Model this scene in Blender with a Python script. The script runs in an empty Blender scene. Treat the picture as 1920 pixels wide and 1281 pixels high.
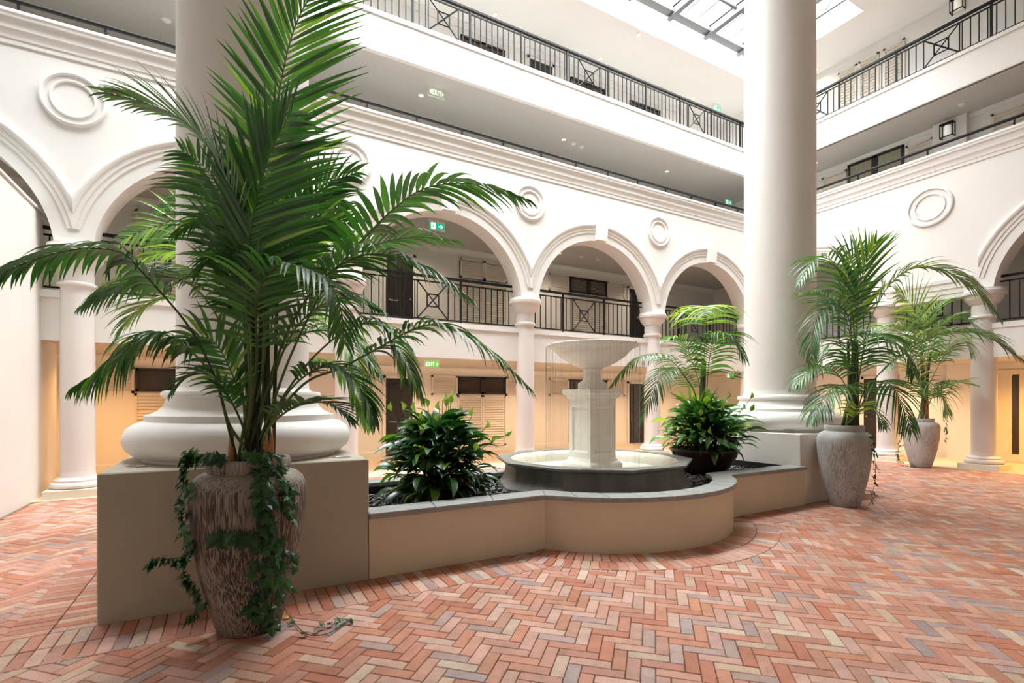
import bpy, bmesh, math, random
from mathutils import Vector, Matrix
random.seed(7)
R = random.Random(11)
pi = math.pi
sc = bpy.context.scene
COL = sc.collection

# ------------------------------------------------------------------ camera
CAM_H, FPX, HOR, YAW = 1.45, 941.25, 752.5, math.radians(29.22)
SN, CS = math.sin(YAW), math.cos(YAW)
cd = bpy.data.cameras.new('camera')
cam = bpy.data.objects.new('camera', cd)
COL.objects.link(cam)
cam.location = (0, 0, CAM_H)
cam.rotation_euler = (pi / 2, 0, -YAW)
cd.sensor_width = 36.0
cd.lens = FPX / 1920 * 36.0
cd.shift_y = (HOR - 640.5) / 1920
cd.clip_end = 200
sc.camera = cam

# ------------------------------------------------------------------ light
SKY = 47.0
w = bpy.data.worlds.new('overcast_sky')
sc.world = w
w.use_nodes = True
# overcast sky: brightest overhead, a third of that at the horizon
_N, _L = w.node_tree.nodes, w.node_tree.links
_tc = _N.new('ShaderNodeTexCoord'); _sx = _N.new('ShaderNodeSeparateXYZ'); _mr = _N.new('ShaderNodeMapRange')
_L.new(_tc.outputs['Generated'], _sx.inputs[0]); _L.new(_sx.outputs['Z'], _mr.inputs['Value'])
_mr.inputs['To Min'].default_value, _mr.inputs['To Max'].default_value = SKY / 3, SKY
_L.new(_mr.outputs[0], _N['Background'].inputs[1])
_N['Background'].inputs[0].default_value = (.97, .99, 1.0, 1)
SKX0, SKX1, SKY0, SKY1, CEIL = -3.5, 13.8, 6.65, 9.85, 11.2
pl = bpy.data.lights.new('skylight_portal', 'AREA')
pl.shape = 'RECTANGLE'
pl.size, pl.size_y = SKX1 - SKX0, SKY1 - SKY0
pl.cycles.is_portal = True
po = bpy.data.objects.new('skylight_portal', pl)
po.location = ((SKX0 + SKX1) / 2, (SKY0 + SKY1) / 2, 11.985)
COL.objects.link(po)
sc.view_settings.view_transform = 'Standard'
sc.view_settings.look = 'None'
sc.view_settings.gamma = 1
sc.view_settings.use_curve_mapping = False
sc.view_settings.exposure = 0.0
sc.cycles.max_bounces = 10
sc.cycles.diffuse_bounces = 7
sc.cycles.transparent_max_bounces = 16
sc.cycles.sample_clamp_indirect = 8.0


# ------------------------------------------------------------------ helpers
def at(u, v, d):
    """pixel of the photograph and a distance along the view -> point"""
    a = (u - 960) / FPX
    return Vector(((SN + CS * a) * d, (CS - SN * a) * d, CAM_H + (HOR - v) / FPX * d))


def pr(p):
    d = SN * p[0] + CS * p[1]
    r = CS * p[0] - SN * p[1]
    if d < .05: d = .05
    return 960 + FPX * r / d, HOR - FPX * (p[2] - CAM_H) / d, d


def mat(name, col, rough=.6, metal=0, spec=.5):
    m = bpy.data.materials.new(name)
    m.use_nodes = True
    b = m.node_tree.nodes['Principled BSDF']
    b.inputs['Base Color'].default_value = (*col, 1)
    b.inputs['Roughness'].default_value = rough
    b.inputs['Metallic'].default_value = metal
    b.inputs['Specular IOR Level'].default_value = spec
    return m


def noisy(m, scale, c2, lo=.35, hi=.65, bump=0, bscale=None, stretch=None, detail=6):
    """vary the base colour towards c2 by noise, add fine relief"""
    nt = m.node_tree
    N, L = nt.nodes, nt.links
    b = N['Principled BSDF']
    tc = N.new('ShaderNodeTexCoord')
    mp = N.new('ShaderNodeMapping')
    if stretch: mp.inputs['Scale'].default_value = stretch
    L.new(tc.outputs['Object'], mp.inputs[0])
    n = N.new('ShaderNodeTexNoise')
    n.inputs['Scale'].default_value = scale
    n.inputs['Detail'].default_value = detail
    L.new(mp.outputs[0], n.inputs['Vector'])
    r = N.new('ShaderNodeValToRGB')
    r.color_ramp.elements[0].position = lo
    r.color_ramp.elements[1].position = hi
    r.color_ramp.elements[0].color = b.inputs['Base Color'].default_value
    r.color_ramp.elements[1].color = (*c2, 1)
    L.new(n.outputs[0], r.inputs[0])
    L.new(r.outputs[0], b.inputs['Base Color'])
    if bump:
        n2 = N.new('ShaderNodeTexNoise')
        n2.inputs['Scale'].default_value = bscale or scale * 6
        n2.inputs['Detail'].default_value = 4
        L.new(mp.outputs[0], n2.inputs['Vector'])
        bp = N.new('ShaderNodeBump')
        bp.inputs['Strength'].default_value = bump
        bp.inputs['Distance'].default_value = .004
        L.new(n2.outputs[0], bp.inputs['Height'])
        L.new(bp.outputs[0], b.inputs['Normal'])
    return m


def emit(name, col, s):
    m = bpy.data.materials.new(name)
    m.use_nodes = True
    b = m.node_tree.nodes['Principled BSDF']
    b.inputs['Base Color'].default_value = (*col, 1)
    b.inputs['Emission Color'].default_value = (*col, 1)
    b.inputs['Emission Strength'].default_value = s
    return m


class MB:
    def __init__(s):
        s.v = []; s.f = []; s.c = []; s.col = None

    def vert(s, p):
        s.v.append(tuple(p)); return len(s.v) - 1

    def face(s, idx):
        s.f.append(tuple(idx)); s.c.append(s.col)

    def poly(s, pts):
        s.face([s.vert(p) for p in pts])

    def box(s, a, b, M=None):
        x0, y0, z0 = a; x1, y1, z1 = b
        P = [Vector((x, y, z)) for z in (z0, z1) for (x, y) in ((x0, y0), (x1, y0), (x1, y1), (x0, y1))]
        if M: P = [M(p) if callable(M) else M @ p for p in P]
        i = [s.vert(p) for p in P]
        for q in ((0, 3, 2, 1), (4, 5, 6, 7), (0, 1, 5, 4), (1, 2, 6, 5), (2, 3, 7, 6), (3, 0, 4, 7)):
            s.face([i[k] for k in q])

    def cbox(s, a, b, ch=.01, M=None):
        """box with chamfered vertical and top edges"""
        x0, y0, z0 = a; x1, y1, z1 = b
        def ring(e, z):
            return [(x0 + e + ch, y0 + e, z), (x1 - e - ch, y0 + e, z), (x1 - e, y0 + e + ch, z), (x1 - e, y1 - e - ch, z),
                    (x1 - e - ch, y1 - e, z), (x0 + e + ch, y1 - e, z), (x0 + e, y1 - e - ch, z), (x0 + e, y0 + e + ch, z)]
        rings = [ring(0, z0), ring(0, z1 - ch), ring(ch, z1)]
        s.loft([[Vector(p) for p in r] for r in rings], True, True, M)

    def loft(s, rings, closed=True, caps=False, M=None):
        I = []
        for r in rings:
            I.append([s.vert(M(Vector(p)) if callable(M) else (M @ Vector(p) if M else p)) for p in r])
        n = len(rings[0])
        for a, b in zip(I[:-1], I[1:]):
            for k in range(n if closed else n - 1):
                s.face((a[k], a[(k + 1) % n], b[(k + 1) % n], b[k]))
        if caps:
            s.face(I[0][::-1]); s.face(I[-1])

    def lathe(s, prof, n=32, c=(0, 0, 0), M=None, caps=True, ph=0):
        rings = [[(c[0] + r * math.cos(2 * pi * k / n + ph), c[1] + r * math.sin(2 * pi * k / n + ph), c[2] + z) for k in range(n)] for r, z in prof]
        s.loft(rings, True, caps, M)

    def tube(s, pts, r, n=8, caps=True):
        pts = [Vector(p) for p in pts]
        rr = r if isinstance(r, (list, tuple)) else [r] * len(pts)
        rings = []
        up = Vector((0, 0, 1))
        prev = None
        for i, p in enumerate(pts):
            t = (pts[min(i + 1, len(pts) - 1)] - pts[max(i - 1, 0)])
            if t.length < 1e-9: t = Vector((0, 0, 1))
            t.normalize()
            if prev is None:
                a = up if abs(t.z) < .9 else Vector((1, 0, 0))
                u = t.cross(a).normalized()
            else:
                u = (prev - t * prev.dot(t)).normalized()
            prev = u
            v = t.cross(u)
            rings.append([p + (u * math.cos(2 * pi * k / n) + v * math.sin(2 * pi * k / n)) * rr[i] for k in range(n)])
        s.loft(rings, True, caps)

    def bar(s, a, b, wx, n=4):
        s.tube([a, b], wx * .7071, n)

    def sweep(s, prof, x0, x1, M):
        """profile of (out, z) pairs swept along the local first axis"""
        s.loft([[(x0, -o, z) for o, z in prof], [(x1, -o, z) for o, z in prof]], True, True, M)

    def build(s, name, m, parent=None, smooth=None, normals=True):
        me = bpy.data.meshes.new(name)
        me.from_pydata(s.v, [], s.f)
        if any(c is not None for c in s.c):
            at_ = me.attributes.new('Col', 'FLOAT_COLOR', 'FACE')
            buf = []
            for c in s.c: buf.extend((*(c or (1, 1, 1)), 1))
            at_.data.foreach_set('color', buf)
        me.materials.append(m)
        if normals:
            bm = bmesh.new(); bm.from_mesh(me)
            bmesh.ops.recalc_face_normals(bm, faces=bm.faces)
            bm.to_mesh(me); bm.free()
        if smooth is not None:
            me.polygons.foreach_set('use_smooth', [True] * len(me.polygons))
            try: me.set_sharp_from_angle(angle=math.radians(smooth))
            except Exception: pass
        return link(name, me, parent)


def link(name, me, parent=None, M=None):
    o = bpy.data.objects.new(name, me)
    COL.objects.link(o)
    if parent is not None:
        o.parent = parent
        if parent.type == 'EMPTY': o.matrix_parent_inverse = Matrix.Translation(-parent.location)
    if M is not None: o.matrix_basis = M
    return o


def tag(o, label, cat, group=None, kind=None):
    if label: o['label'] = label
    if cat: o['category'] = cat
    if group: o['group'] = group
    if kind: o['kind'] = kind
    return o


def thing(name, loc, label, cat, group=None, kind=None):
    o = bpy.data.objects.new(name, None)
    COL.objects.link(o)
    o.location = loc
    o.empty_display_size = .1
    return tag(o, label, cat, group, kind)


def struct(o, label=None):
    o['kind'] = 'structure'
    if label: o['label'] = label
    return o


def smoothpath(P, n):
    """Catmull-Rom through P, n points"""
    P = [Vector(p) for p in P]
    Q = [P[0] * 2 - P[1]] + P + [P[-1] * 2 - P[-2]]
    L = []
    for i in range(1, len(Q) - 2):
        for k in range(12):
            t = k / 12
            a, b, c, d = Q[i - 1], Q[i], Q[i + 1], Q[i + 2]
            L.append(.5 * ((2 * b) + (c - a) * t + (2 * a - 5 * b + 4 * c - d) * t * t + (3 * b - a - 3 * c + d) * t ** 3))
    L.append(P[-1])
    cum = [0]
    for a, b in zip(L[:-1], L[1:]): cum.append(cum[-1] + (b - a).length)
    out = []
    j = 0
    for k in range(n):
        s_ = cum[-1] * k / (n - 1)
        while j < len(cum) - 2 and cum[j + 1] < s_: j += 1
        d = cum[j + 1] - cum[j]
        out.append(L[j].lerp(L[j + 1], (s_ - cum[j]) / d if d > 0 else 0))
    return out, cum[-1]


# frames: local (s along the wall, d into the wall, z) -> world
YA, XB = 9.85, 13.8
FA = lambda p: Vector((p[0], YA + p[1], p[2]))
FB = lambda p: Vector((XB + p[1], p[0], p[2]))

# ------------------------------------------------------------------ materials
M_WHITE = noisy(mat('white_plaster', (.74, .73, .705), .62), 1.3, (.72, .705, .675), .3, .7, .12, 160)
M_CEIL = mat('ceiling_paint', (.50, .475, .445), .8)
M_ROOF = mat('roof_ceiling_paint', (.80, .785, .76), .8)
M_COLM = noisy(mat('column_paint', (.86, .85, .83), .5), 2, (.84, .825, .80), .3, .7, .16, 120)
M_COLSHADE = noisy(mat('shaded_column_paint', (.68, .645, .625), .55), 2, (.655, .62, .60), .3, .7, .16, 120)  # arcade columns: darker copy of the column paint, shade put into the colour
M_TAUPE = noisy(mat('taupe_render', (.66, .57, .43), .7), 3, (.635, .545, .405), .3, .7, .25, 190)
M_PLLIT = noisy(mat('lit_plinth_paint', (.74, .71, .66), .6), 3, (.715, .685, .635), .3, .7, .2, 190)  # far plinth: lighter copy, the light on its side put into the colour
M_PLSHADE = noisy(mat('shaded_plinth_paint', (.455, .41, .32), .6), 3, (.43, .385, .295), .3, .7, .2, 190)  # near plinth: darker copy, shade from the palm put into the colour
M_IRON = mat('dark_iron', (.012, .011, .011), .6, 0, .2)
M_STEEL = mat('grey_steel', (.13, .135, .14), .4, .2)
M_DOOR = mat('black_door', (.016, .012, .012), .32)
M_FRAME = mat('dark_timber', (.014, .011, .011), .4)
M_SHUT = mat('shutter_paint', (.70, .65, .58), .55)
M_STONE = noisy(mat('tan_stone', (.62, .52, .40), .5), 4, (.56, .46, .34), .3, .7)
M_CREAM = noisy(mat('cream_stone', (.74, .68, .57), .5), 5, (.70, .63, .52), .3, .7)
M_COPE = noisy(mat('grey_coping', (.30, .305, .29), .55), 6, (.24, .245, .235), .3, .7, .2, 120)
M_FCON = noisy(mat('fountain_concrete', (.21, .205, .185), .55), 9, (.13, .125, .11), .3, .7, .4, 80, (1, 1, .12))
M_FWHITE = noisy(mat('fountain_marble', (.88, .865, .81), .4), 7, (.83, .805, .73), .45, .7, .1, 60)
M_BASIN = noisy(mat('basin_lining', (.66, .63, .53), .35), 14, (.58, .54, .44), .35, .7)
M_BLACK = mat('black_liner', (.008, .008, .008), .6)
M_SOIL = mat('dark_soil', (.03, .02, .014), .9)
M_DISC = mat('brushed_disc', (.45, .45, .44), .35, .7)
M_FIT = mat('white_fitting', (.8, .77, .72), .5)
M_LAMP = emit('lamp_glow', (1, .80, .52), 1.5)
M_GLOWOPAL = emit('opal_glass', (.95, .93, .88), .35)


def glassmat(name, tint, rough=.03, amt=.12):
    m = bpy.data.materials.new(name)
    m.use_nodes = True
    N, L = m.node_tree.nodes, m.node_tree.links
    N.clear()
    o = N.new('ShaderNodeOutputMaterial')
    t = N.new('ShaderNodeBsdfTransparent'); t.inputs[0].default_value = (*tint, 1)
    g = N.new('ShaderNodeBsdfGlossy'); g.inputs['Roughness'].default_value = rough
    x = N.new('ShaderNodeMixShader'); x.inputs[0].default_value = amt
    L.new(t.outputs[0], x.inputs[1]); L.new(g.outputs[0], x.inputs[2]); L.new(x.outputs[0], o.inputs[0])
    return m


M_GLASS = glassmat('roof_glass', (.97, .98, .98), .05, .05)
M_WATER = glassmat('water', (.97, .98, .97), .04, .10)
M_DRIP = glassmat('water_thread', (.93, .94, .93), .1, .35)
M_PANE = mat('dark_pane', (.05, .035, .025), .08)
M_BLIND = mat('pane_with_blind', (.22, .21, .14), .15)


def attrmat(name, rough, trans=0, speck=None, spec=.5, tint=None):
    m = bpy.data.materials.new(name)
    m.use_nodes = True
    N, L = m.node_tree.nodes, m.node_tree.links
    b = N['Principled BSDF']
    b.inputs['Roughness'].default_value = rough
    b.inputs['Specular IOR Level'].default_value = spec
    a = N.new('ShaderNodeAttribute'); a.attribute_name = 'Col'
    src = a.outputs['Color']
    if speck:
        tc = N.new('ShaderNodeTexCoord')
        for sc_, lo, hi, dark in speck:
            n = N.new('ShaderNodeTexNoise'); n.inputs['Scale'].default_value = sc_; n.inputs['Detail'].default_value = 3
            L.new(tc.outputs['Object'], n.inputs['Vector'])
            r = N.new('ShaderNodeValToRGB')
            r.color_ramp.elements[0].position, r.color_ramp.elements[1].position = lo, hi
            r.color_ramp.elements[0].color = (dark, dark, dark, 1); r.color_ramp.elements[1].color = (1, 1, 1, 1)
            L.new(n.outputs[0], r.inputs[0])
            x = N.new('ShaderNodeMix'); x.data_type = 'RGBA'; x.blend_type = 'MULTIPLY'; x.inputs[0].default_value = 1
            L.new(src, x.inputs[6]); L.new(r.outputs[0], x.inputs[7])
            src = x.outputs[2]
    L.new(src, b.inputs['Base Color'])
    if trans:
        t = N.new('ShaderNodeBsdfTranslucent')
        hm = N.new('ShaderNodeMix'); hm.data_type = 'RGBA'; hm.blend_type = 'MULTIPLY'; hm.inputs[0].default_value = 1
        L.new(src, hm.inputs[6]); hm.inputs[7].default_value = (*(tint or (2.6, 2.6, .9)), 1)
        L.new(hm.outputs[2], t.inputs[0])
        x = N.new('ShaderNodeMixShader'); x.inputs[0].default_value = trans
        L.new(b.outputs[0], x.inputs[1]); L.new(t.outputs[0], x.inputs[2])
        L.new(x.outputs[0], N['Material Output'].inputs[0])
    return m


M_BRICK = attrmat('clay_brick', .55, 0, [(120, .33, .40, .45), (9, .3, .6, .80)], .35)
M_LEAF = attrmat('palm_leaf', .40, .24, spec=1.0)
M_LILY = attrmat('lily_leaf', .34, .15, spec=1.0)
M_IVY = attrmat('ivy_leaf', .4, .15)
M_STEM = attrmat('palm_stem', .45)
M_PEB = attrmat('black_pebble', .34, spec=.9)

# ================================================================== STRUCTURE
# floor base under the bricks, and the tan corridor floor
mb = MB(); mb.box((-9, -8, -.25), (17, 14, -.014))
floor = struct(mb.build('floor', noisy(mat('mortar_bed', (.24, .145, .105), .9), 30, (.20, .12, .085))))
mb = MB()
mb.box((-9, 9.62, -.014), (17, 13.1, .004)); mb.box((13.62, -8, -.014), (17, 9.62, .004))
struct(mb.build('floor_corridor', M_STONE))

# ---- arcade walls
SPZ, RIN, ROUT, BAY, X0A = 3.63, 1.80, 2.22, 4.035, -2.078
CAPZ, WTOP, THK = 3.83, 6.62, .46


def wall_strip(mb, F, xs, lows, top=WTOP + .05):
    """wall with a lower outline: front, back, underside"""
    for i in range(len(xs) - 1):
        a, b = xs[i], xs[i + 1]; la, lb = lows[i], lows[i + 1]
        for d in (0, THK):
            mb.poly([F((a, d, la)), F((b, d, lb)), F((b, d, top)), F((a, d, top))])
        mb.poly([F((a, 0, la)), F((b, 0, lb)), F((b, THK, lb)), F((a, THK, la))])
    mb.poly([F((xs[0], 0, top)), F((xs[-1], 0, top)), F((xs[-1], THK, top)), F((xs[0], THK, top))])


def arch_profile(c, r, n=40):
    t0 = math.asin((CAPZ - SPZ) / r)
    X, Z = [], []
    for k in range(n + 1):
        t = pi - t0 - (pi - 2 * t0) * k / n
        X.append(c + r * math.cos(t)); Z.append(SPZ + r * math.sin(t))
    return X, Z


def archivolt(name, F, c, wall, rin=RIN, lim=BAY / 2):
    k = rin - RIN
    prof = [(2.22 + k, -.0), (2.22 + k, .055), (2.195 + k, .068), (2.15 + k, .066), (2.125 + k, .05), (2.12 + k, .034), (2.055 + k, .034), (2.045 + k, .018), (1.985 + k, .018), (1.98 + k, .0)]
    mb = MB(); n = 48; rings = []
    for i in range(n + 1):
        t = pi * i / n
        ring = []
        for r, o in prof:
            x, z = r * math.cos(t), r * math.sin(t)
            l = lim if r > lim else lim - .06
            if abs(x) > l:
                x = math.copysign(l, x); z = math.sqrt(max(0, r * r - l * l)) if r > l else .42
            z = max(z, .42)
            ring.append(F((c + x, -o, SPZ + z)))
        rings.append(ring)
    mb.loft(rings, False)
    mb.build('archivolt', M_WHITE, wall, 40, False)
    mb = MB()
    zt, zb_ = SPZ + rin + .60, SPZ + rin - .005
    for (w0, w1, o) in ((.15, .185, .12),):
        mb.loft([[F((c - w0, -o, zb_)), F((c + w0, -o, zb_)), F((c + w0, .1, zb_)), F((c - w0, .1, zb_))],
                 [F((c - w1, -o, zt)), F((c + w1, -o, zt)), F((c + w1, .1, zt)), F((c - w1, .1, zt))]], True, True)
    mb.build('keystone', M_WHITE, wall)


def roundel(F, s, z, wall, r=.40):
    mb = MB(); n = 48
    k = r / .40
    prof = [(.405, 0), (.405, .03), (.39, .042), (.37, .042), (.355, .026), (.35, .012), (.285, .012), (.28, .026), (.268, .034), (.25, .030), (.243, .008), (.0, .006)]
    rings = [[F((s + a * k * math.cos(2 * pi * i / n), -o, z + a * k * math.sin(2 * pi * i / n))) for i in range(n)] for a, o in prof]
    mb.loft(rings, True)
    mb.build('roundel', M_WHITE, wall, 40, False)


CORN = [(-.1, 6.60), (.03, 6.60), (.035, 6.67), (.055, 6.68), (.06, 6.73), (.10, 6.79), (.115, 6.80), (.12, 6.86), (.16, 6.90), (.19, 6.905), (.20, 6.95), (.22, 6.965), (.22, 7.0), (.20, 7.015), (-.46, 7.015), (-.46, 6.60)]
CORN = [(o * .62 if o > 0 else o, z + .035 if z > 6.89 else z) for o, z in CORN]

mb = MB()
xs, zs = [-9.0], [CAPZ]
kA = range(-2, 4)
for k in kA:
    X, Z = arch_profile(X0A + BAY * (k + .5), RIN)
    xs += X; zs += Z
xs += [14.26]; zs += [CAPZ]
wall_strip(mb, FA, xs, zs)
wall_back = struct(mb.build('wall_back', M_WHITE), 'white arcade wall with round arches behind the fountain')
for k in kA:
    archivolt('a', FA, X0A + BAY * (k + .5), wall_back)
for k in range(-1, 4): roundel(FA, X0A + BAY * k, 6.0, wall_back)
mb = MB(); mb.sweep(CORN, -9, 13.8, FA)
struct(mb.build('trim_1', M_WHITE, None, 30), 'stepped white cornice along the arcade wall')

mb = MB()
BC1, BC2 = 4.44, 6.25
xs, zs = [-8.0], [CAPZ]
for c in (BC1 - BAY * 1.5, BC1 - BAY * .5):
    X, Z = arch_profile(c, RIN)
    xs += X; zs += Z
xs += [BC1, BC1 + .001, BC2 - .001, BC2]; zs += [CAPZ, 3.70, 3.70, CAPZ]
X, Z = arch_profile(8.06, 1.62)
xs += X; zs += Z
xs += [10.3]; zs += [CAPZ]
wall_strip(mb, FB, xs, zs)
wall_right = struct(mb.build('wall_right', M_WHITE), 'white arcade wall at the right with a flat lintel bay')
for c in (BC1 - BAY * 1.5, BC1 - BAY * .5): archivolt('b', FB, c, wall_right)
archivolt('b', FB, 8.06, wall_right, 1.62, 1.81)
roundel(FB, 5.30, 5.84, wall_right, .43)
mb = MB(); mb.sweep([(-.1, 3.71), (.012, 3.71), (.014, 3.80), (.03, 3.81), (.032, 3.91), (.05, 3.92), (.055, 4.02), (.08, 4.05), (.085, 4.13), (-.1, 4.13)], BC1 + .1, BC2 - .1, FB)
mb.build('lintel', M_WHITE, wall_right)
mb = MB(); mb.sweep([(o, z - .07) for o, z in CORN], -8, 9.72, FB)
struct(mb.build('trim_2', M_WHITE, None, 30), 'stepped white cornice along the right wall')

# ---- slabs, fascias, ceilings
def slab(name, a, b, m, label=None):
    q = MB(); q.box(a, b); return struct(q.build(name, m), label)


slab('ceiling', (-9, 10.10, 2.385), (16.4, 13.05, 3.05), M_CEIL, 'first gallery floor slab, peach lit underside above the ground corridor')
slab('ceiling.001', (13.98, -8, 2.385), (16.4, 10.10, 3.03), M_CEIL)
slab('trim_3', (-9, 10.06, 2.375), (14.0, 10.12, 3.135), M_WHITE, 'plain white fascia of the first gallery')
slab('trim_4', (-9, 10.035, 3.03), (14.0, 10.32, 3.14), M_WHITE)
slab('trim_5', (13.94, -8, 2.375), (14.0, 10.06, 3.08), M_WHITE)
slab('trim_6', (13.92, -8, 2.98), (14.2, 10.04, 3.09), M_WHITE)
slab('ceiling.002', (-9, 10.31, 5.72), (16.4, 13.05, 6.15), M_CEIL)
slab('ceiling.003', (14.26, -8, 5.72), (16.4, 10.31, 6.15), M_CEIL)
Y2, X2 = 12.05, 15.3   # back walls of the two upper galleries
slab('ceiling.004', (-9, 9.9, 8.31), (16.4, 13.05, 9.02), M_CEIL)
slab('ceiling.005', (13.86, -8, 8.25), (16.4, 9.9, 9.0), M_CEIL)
slab('trim_7', (-9, YA, 8.30), (13.8, YA + .1, 9.04), M_WHITE, 'plain white fascia under the top balustrade')
slab('trim_8', (-9, YA - .03, 9.0), (13.8, YA + .2, 9.09), M_WHITE)
slab('trim_9', (XB, -8, 8.25), (XB + .1, YA + .1, 8.98), M_WHITE, 'plain white fascia under the right balustrade')
slab('trim_10', (XB - .03, -8, 8.94), (XB + .2, YA, 9.02), M_WHITE)
# roof: ceiling slabs around the skylight well, edge bulkhead
slab('ceiling.006', (-9.2, -8, CEIL), (16.4, SKY0, CEIL + .3), M_ROOF, 'plain roof ceiling in front of the skylight')
slab('ceiling.007', (-9.2, YA + .71, CEIL + .10), (16.4, 13.05, CEIL + .3), M_ROOF)
slab('ceiling.008', (-9.2, SKY1, CEIL), (14.5, YA + .71, CEIL + .3), M_ROOF)
slab('ceiling.009', (SKX1, SKY0, CEIL), (16.4, SKY1, CEIL + .3), M_ROOF)
slab('ceiling.010', (-9.2, SKY0, CEIL), (SKX0, SKY1, CEIL + .3), M_ROOF)
mb = MB()
e_ = .015
for a, b in (((SKX0, SKY1 - e_, CEIL + .002), (SKX1, SKY1 + .1, 12.2)), ((SKX0, SKY0 - .1, CEIL + .002), (SKX1, SKY0 + e_, 12.2)), ((SKX1 - e_, SKY0, CEIL + .002), (SKX1 + .1, SKY1, 12.2)), ((SKX0 - .1, SKY0, CEIL + .002), (SKX0 + e_, SKY1, 12.2))):
    mb.box(a, b)
struct(mb.build('wall_skylight', M_WHITE), 'white upstand of the skylight well')

# ---- enclosing walls
slab('wall_corridor', (-9, 13.05, 0), (16.4, 13.2, 6.2), M_WHITE)
slab('wall_gallery', (-9, Y2, 6.1), (16.4, Y2 + .15, 11.4), M_WHITE)
slab('wall_right_corridor', (16.2, -8, 0), (16.4, 13.05, 6.2), M_WHITE)
slab('wall_right_gallery', (X2, -8, 6.1), (X2 + .15, Y2, 11.4), M_WHITE)
slab('wall_front', (-9, -7.2, 0), (16.4, -7.0, 11.5), M_WHITE)
slab('wall_far_left', (-9.2, -8, 0), (-9, 13.2, 11.5), M_WHITE)
mb = MB(); mb.cbox((-3.2, -8, -.01), (-2.51, 10.9, 4.30), .03); mb.box((-3.2, -8, 4.30), (-2.49, 10.9, 4.335))
struct(mb.build('wall_left', M_WHITE), 'plain white partition at the left edge')
# crown mouldings of the galleries
cr = [(0, 0), (.10, 0), (.10, -.03), (.07, -.06), (.04, -.10), (.03, -.15), (0, -.15)]
for i, (F0, z, x0, x1) in enumerate(((lambda p: Vector((p[0], 13.05 + p[1], p[2])), 5.72, -9, 16.2), (lambda p: Vector((p[0], 13.05 + p[1], p[2])), 2.385, -9, 16.2), (lambda p: Vector((p[0], Y2 + p[1], p[2])), 8.31, -9, 15.3),
                                 (lambda p: Vector((X2 + p[1], p[0], p[2])), 8.31, -8, 12), (lambda p: Vector((X2 + p[1], p[0], p[2])), 11.3, -8, 12), (lambda p: Vector((p[0], Y2 + p[1], p[2])), 11.3, -9, 15.3))):
    mb = MB(); mb.sweep([(o, z + h) for o, h in cr], x0, x1, F0); struct(mb.build('trim_%d' % (11 + i), M_WHITE))
for n_, F0, x0, x1 in (('back', lambda p: Vector((p[0], 13.05 + p[1], p[2])), -9, 16.2), ('right', lambda p: Vector((16.2 + p[1], p[0], p[2])), -8, 13)):
    mb = MB(); mb.sweep([(0, .004), (.02, .004), (.02, .13), (.012, .15), (0, .15)], x0, x1, F0); struct(mb.build('baseboard_' + n_, M_WHITE))

# ---- doors, windows, shutters
nd, nw = [0], [0]


def shutter(F, x0, x1, z0, z1, parent, y=0, pitch=.07):
    """louvred leaf: frame and slats"""
    mb = MB(); t = .05
    for a, b in (((x0, -.035 - y, z0), (x0 + t, -y, z1)), ((x1 - t, -.035 - y, z0), (x1, -y, z1)), ((x0, -.035 - y, z0), (x1, -y, z0 + t)), ((x0, -.035 - y, z1 - t), (x1, -y, z1))):
        mb.box(a, b, F)
    fr = mb.build('shutter', M_SHUT, parent)
    mb = MB(); z = z0 + t
    while z + pitch <= z1 - t + .01:
        za, zc = z + pitch * .24, z + pitch
        mb.poly([F((x0 + t, -.034 - y, za)), F((x1 - t, -.034 - y, za)), F((x1 - t, -.010 - y, zc)), F((x0 + t, -.010 - y, zc))])
        mb.poly([F((x0 + t, -.034 - y, za)), F((x1 - t, -.034 - y, za)), F((x1 - t, -.001 - y, za + .012)), F((x0 + t, -.001 - y, za + .012))])
        mb.poly([F((x0 + t, -.001 - y, z)), F((x1 - t, -.001 - y, z)), F((x1 - t, -.001 - y, zc)), F((x0 + t, -.001 - y, zc))])
        z += pitch
    o = mb.build('slats', M_SHUT, fr, None, False)
    o['kind'] = 'stuff'


def window(F, x0, x1, z0, z1, pane=M_PANE, kids=True, blind=False):
    nw[0] += 1
    mb = MB(); t = .055; xm = (x0 + x1) / 2
    for a, b in (((x0, -.05, z0), (x0 + t, .0, z1)), ((x1 - t, -.05, z0), (x1, 0, z1)), ((x0, -.05, z0), (x1, 0, z0 + t)), ((x0, -.05, z1 - t), (x1, 0, z1)), ((xm - .07, -.05, z0), (xm + .07, 0, z1))):
        mb.box(a, b, F)
    wd = struct(mb.build('window_%d' % nw[0], M_FRAME))
    for a, b in ((x0 + t, xm - .07), (xm + .07, x1 - t)):
        mb = MB(); mb.box((a, -.02, z0 + t), (b, -.012, z1 - t), F); mb.build('pane', pane, wd)
        if blind:
            mb = MB(); z = z0 + t + .02
            while z < z1 - t - .02:
                mb.poly([F((a + .02, -.024, z)), F((b - .02, -.024, z)), F((b - .02, -.03, z + .022)), F((a + .02, -.03, z + .022))]); z += .045
            o = mb.build('blind', mat('blind_slat', (.35, .33, .22) if blind == 2 else (.20, .17, .15), .5), wd, None, False); o['kind'] = 'stuff'
    return wd


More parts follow.
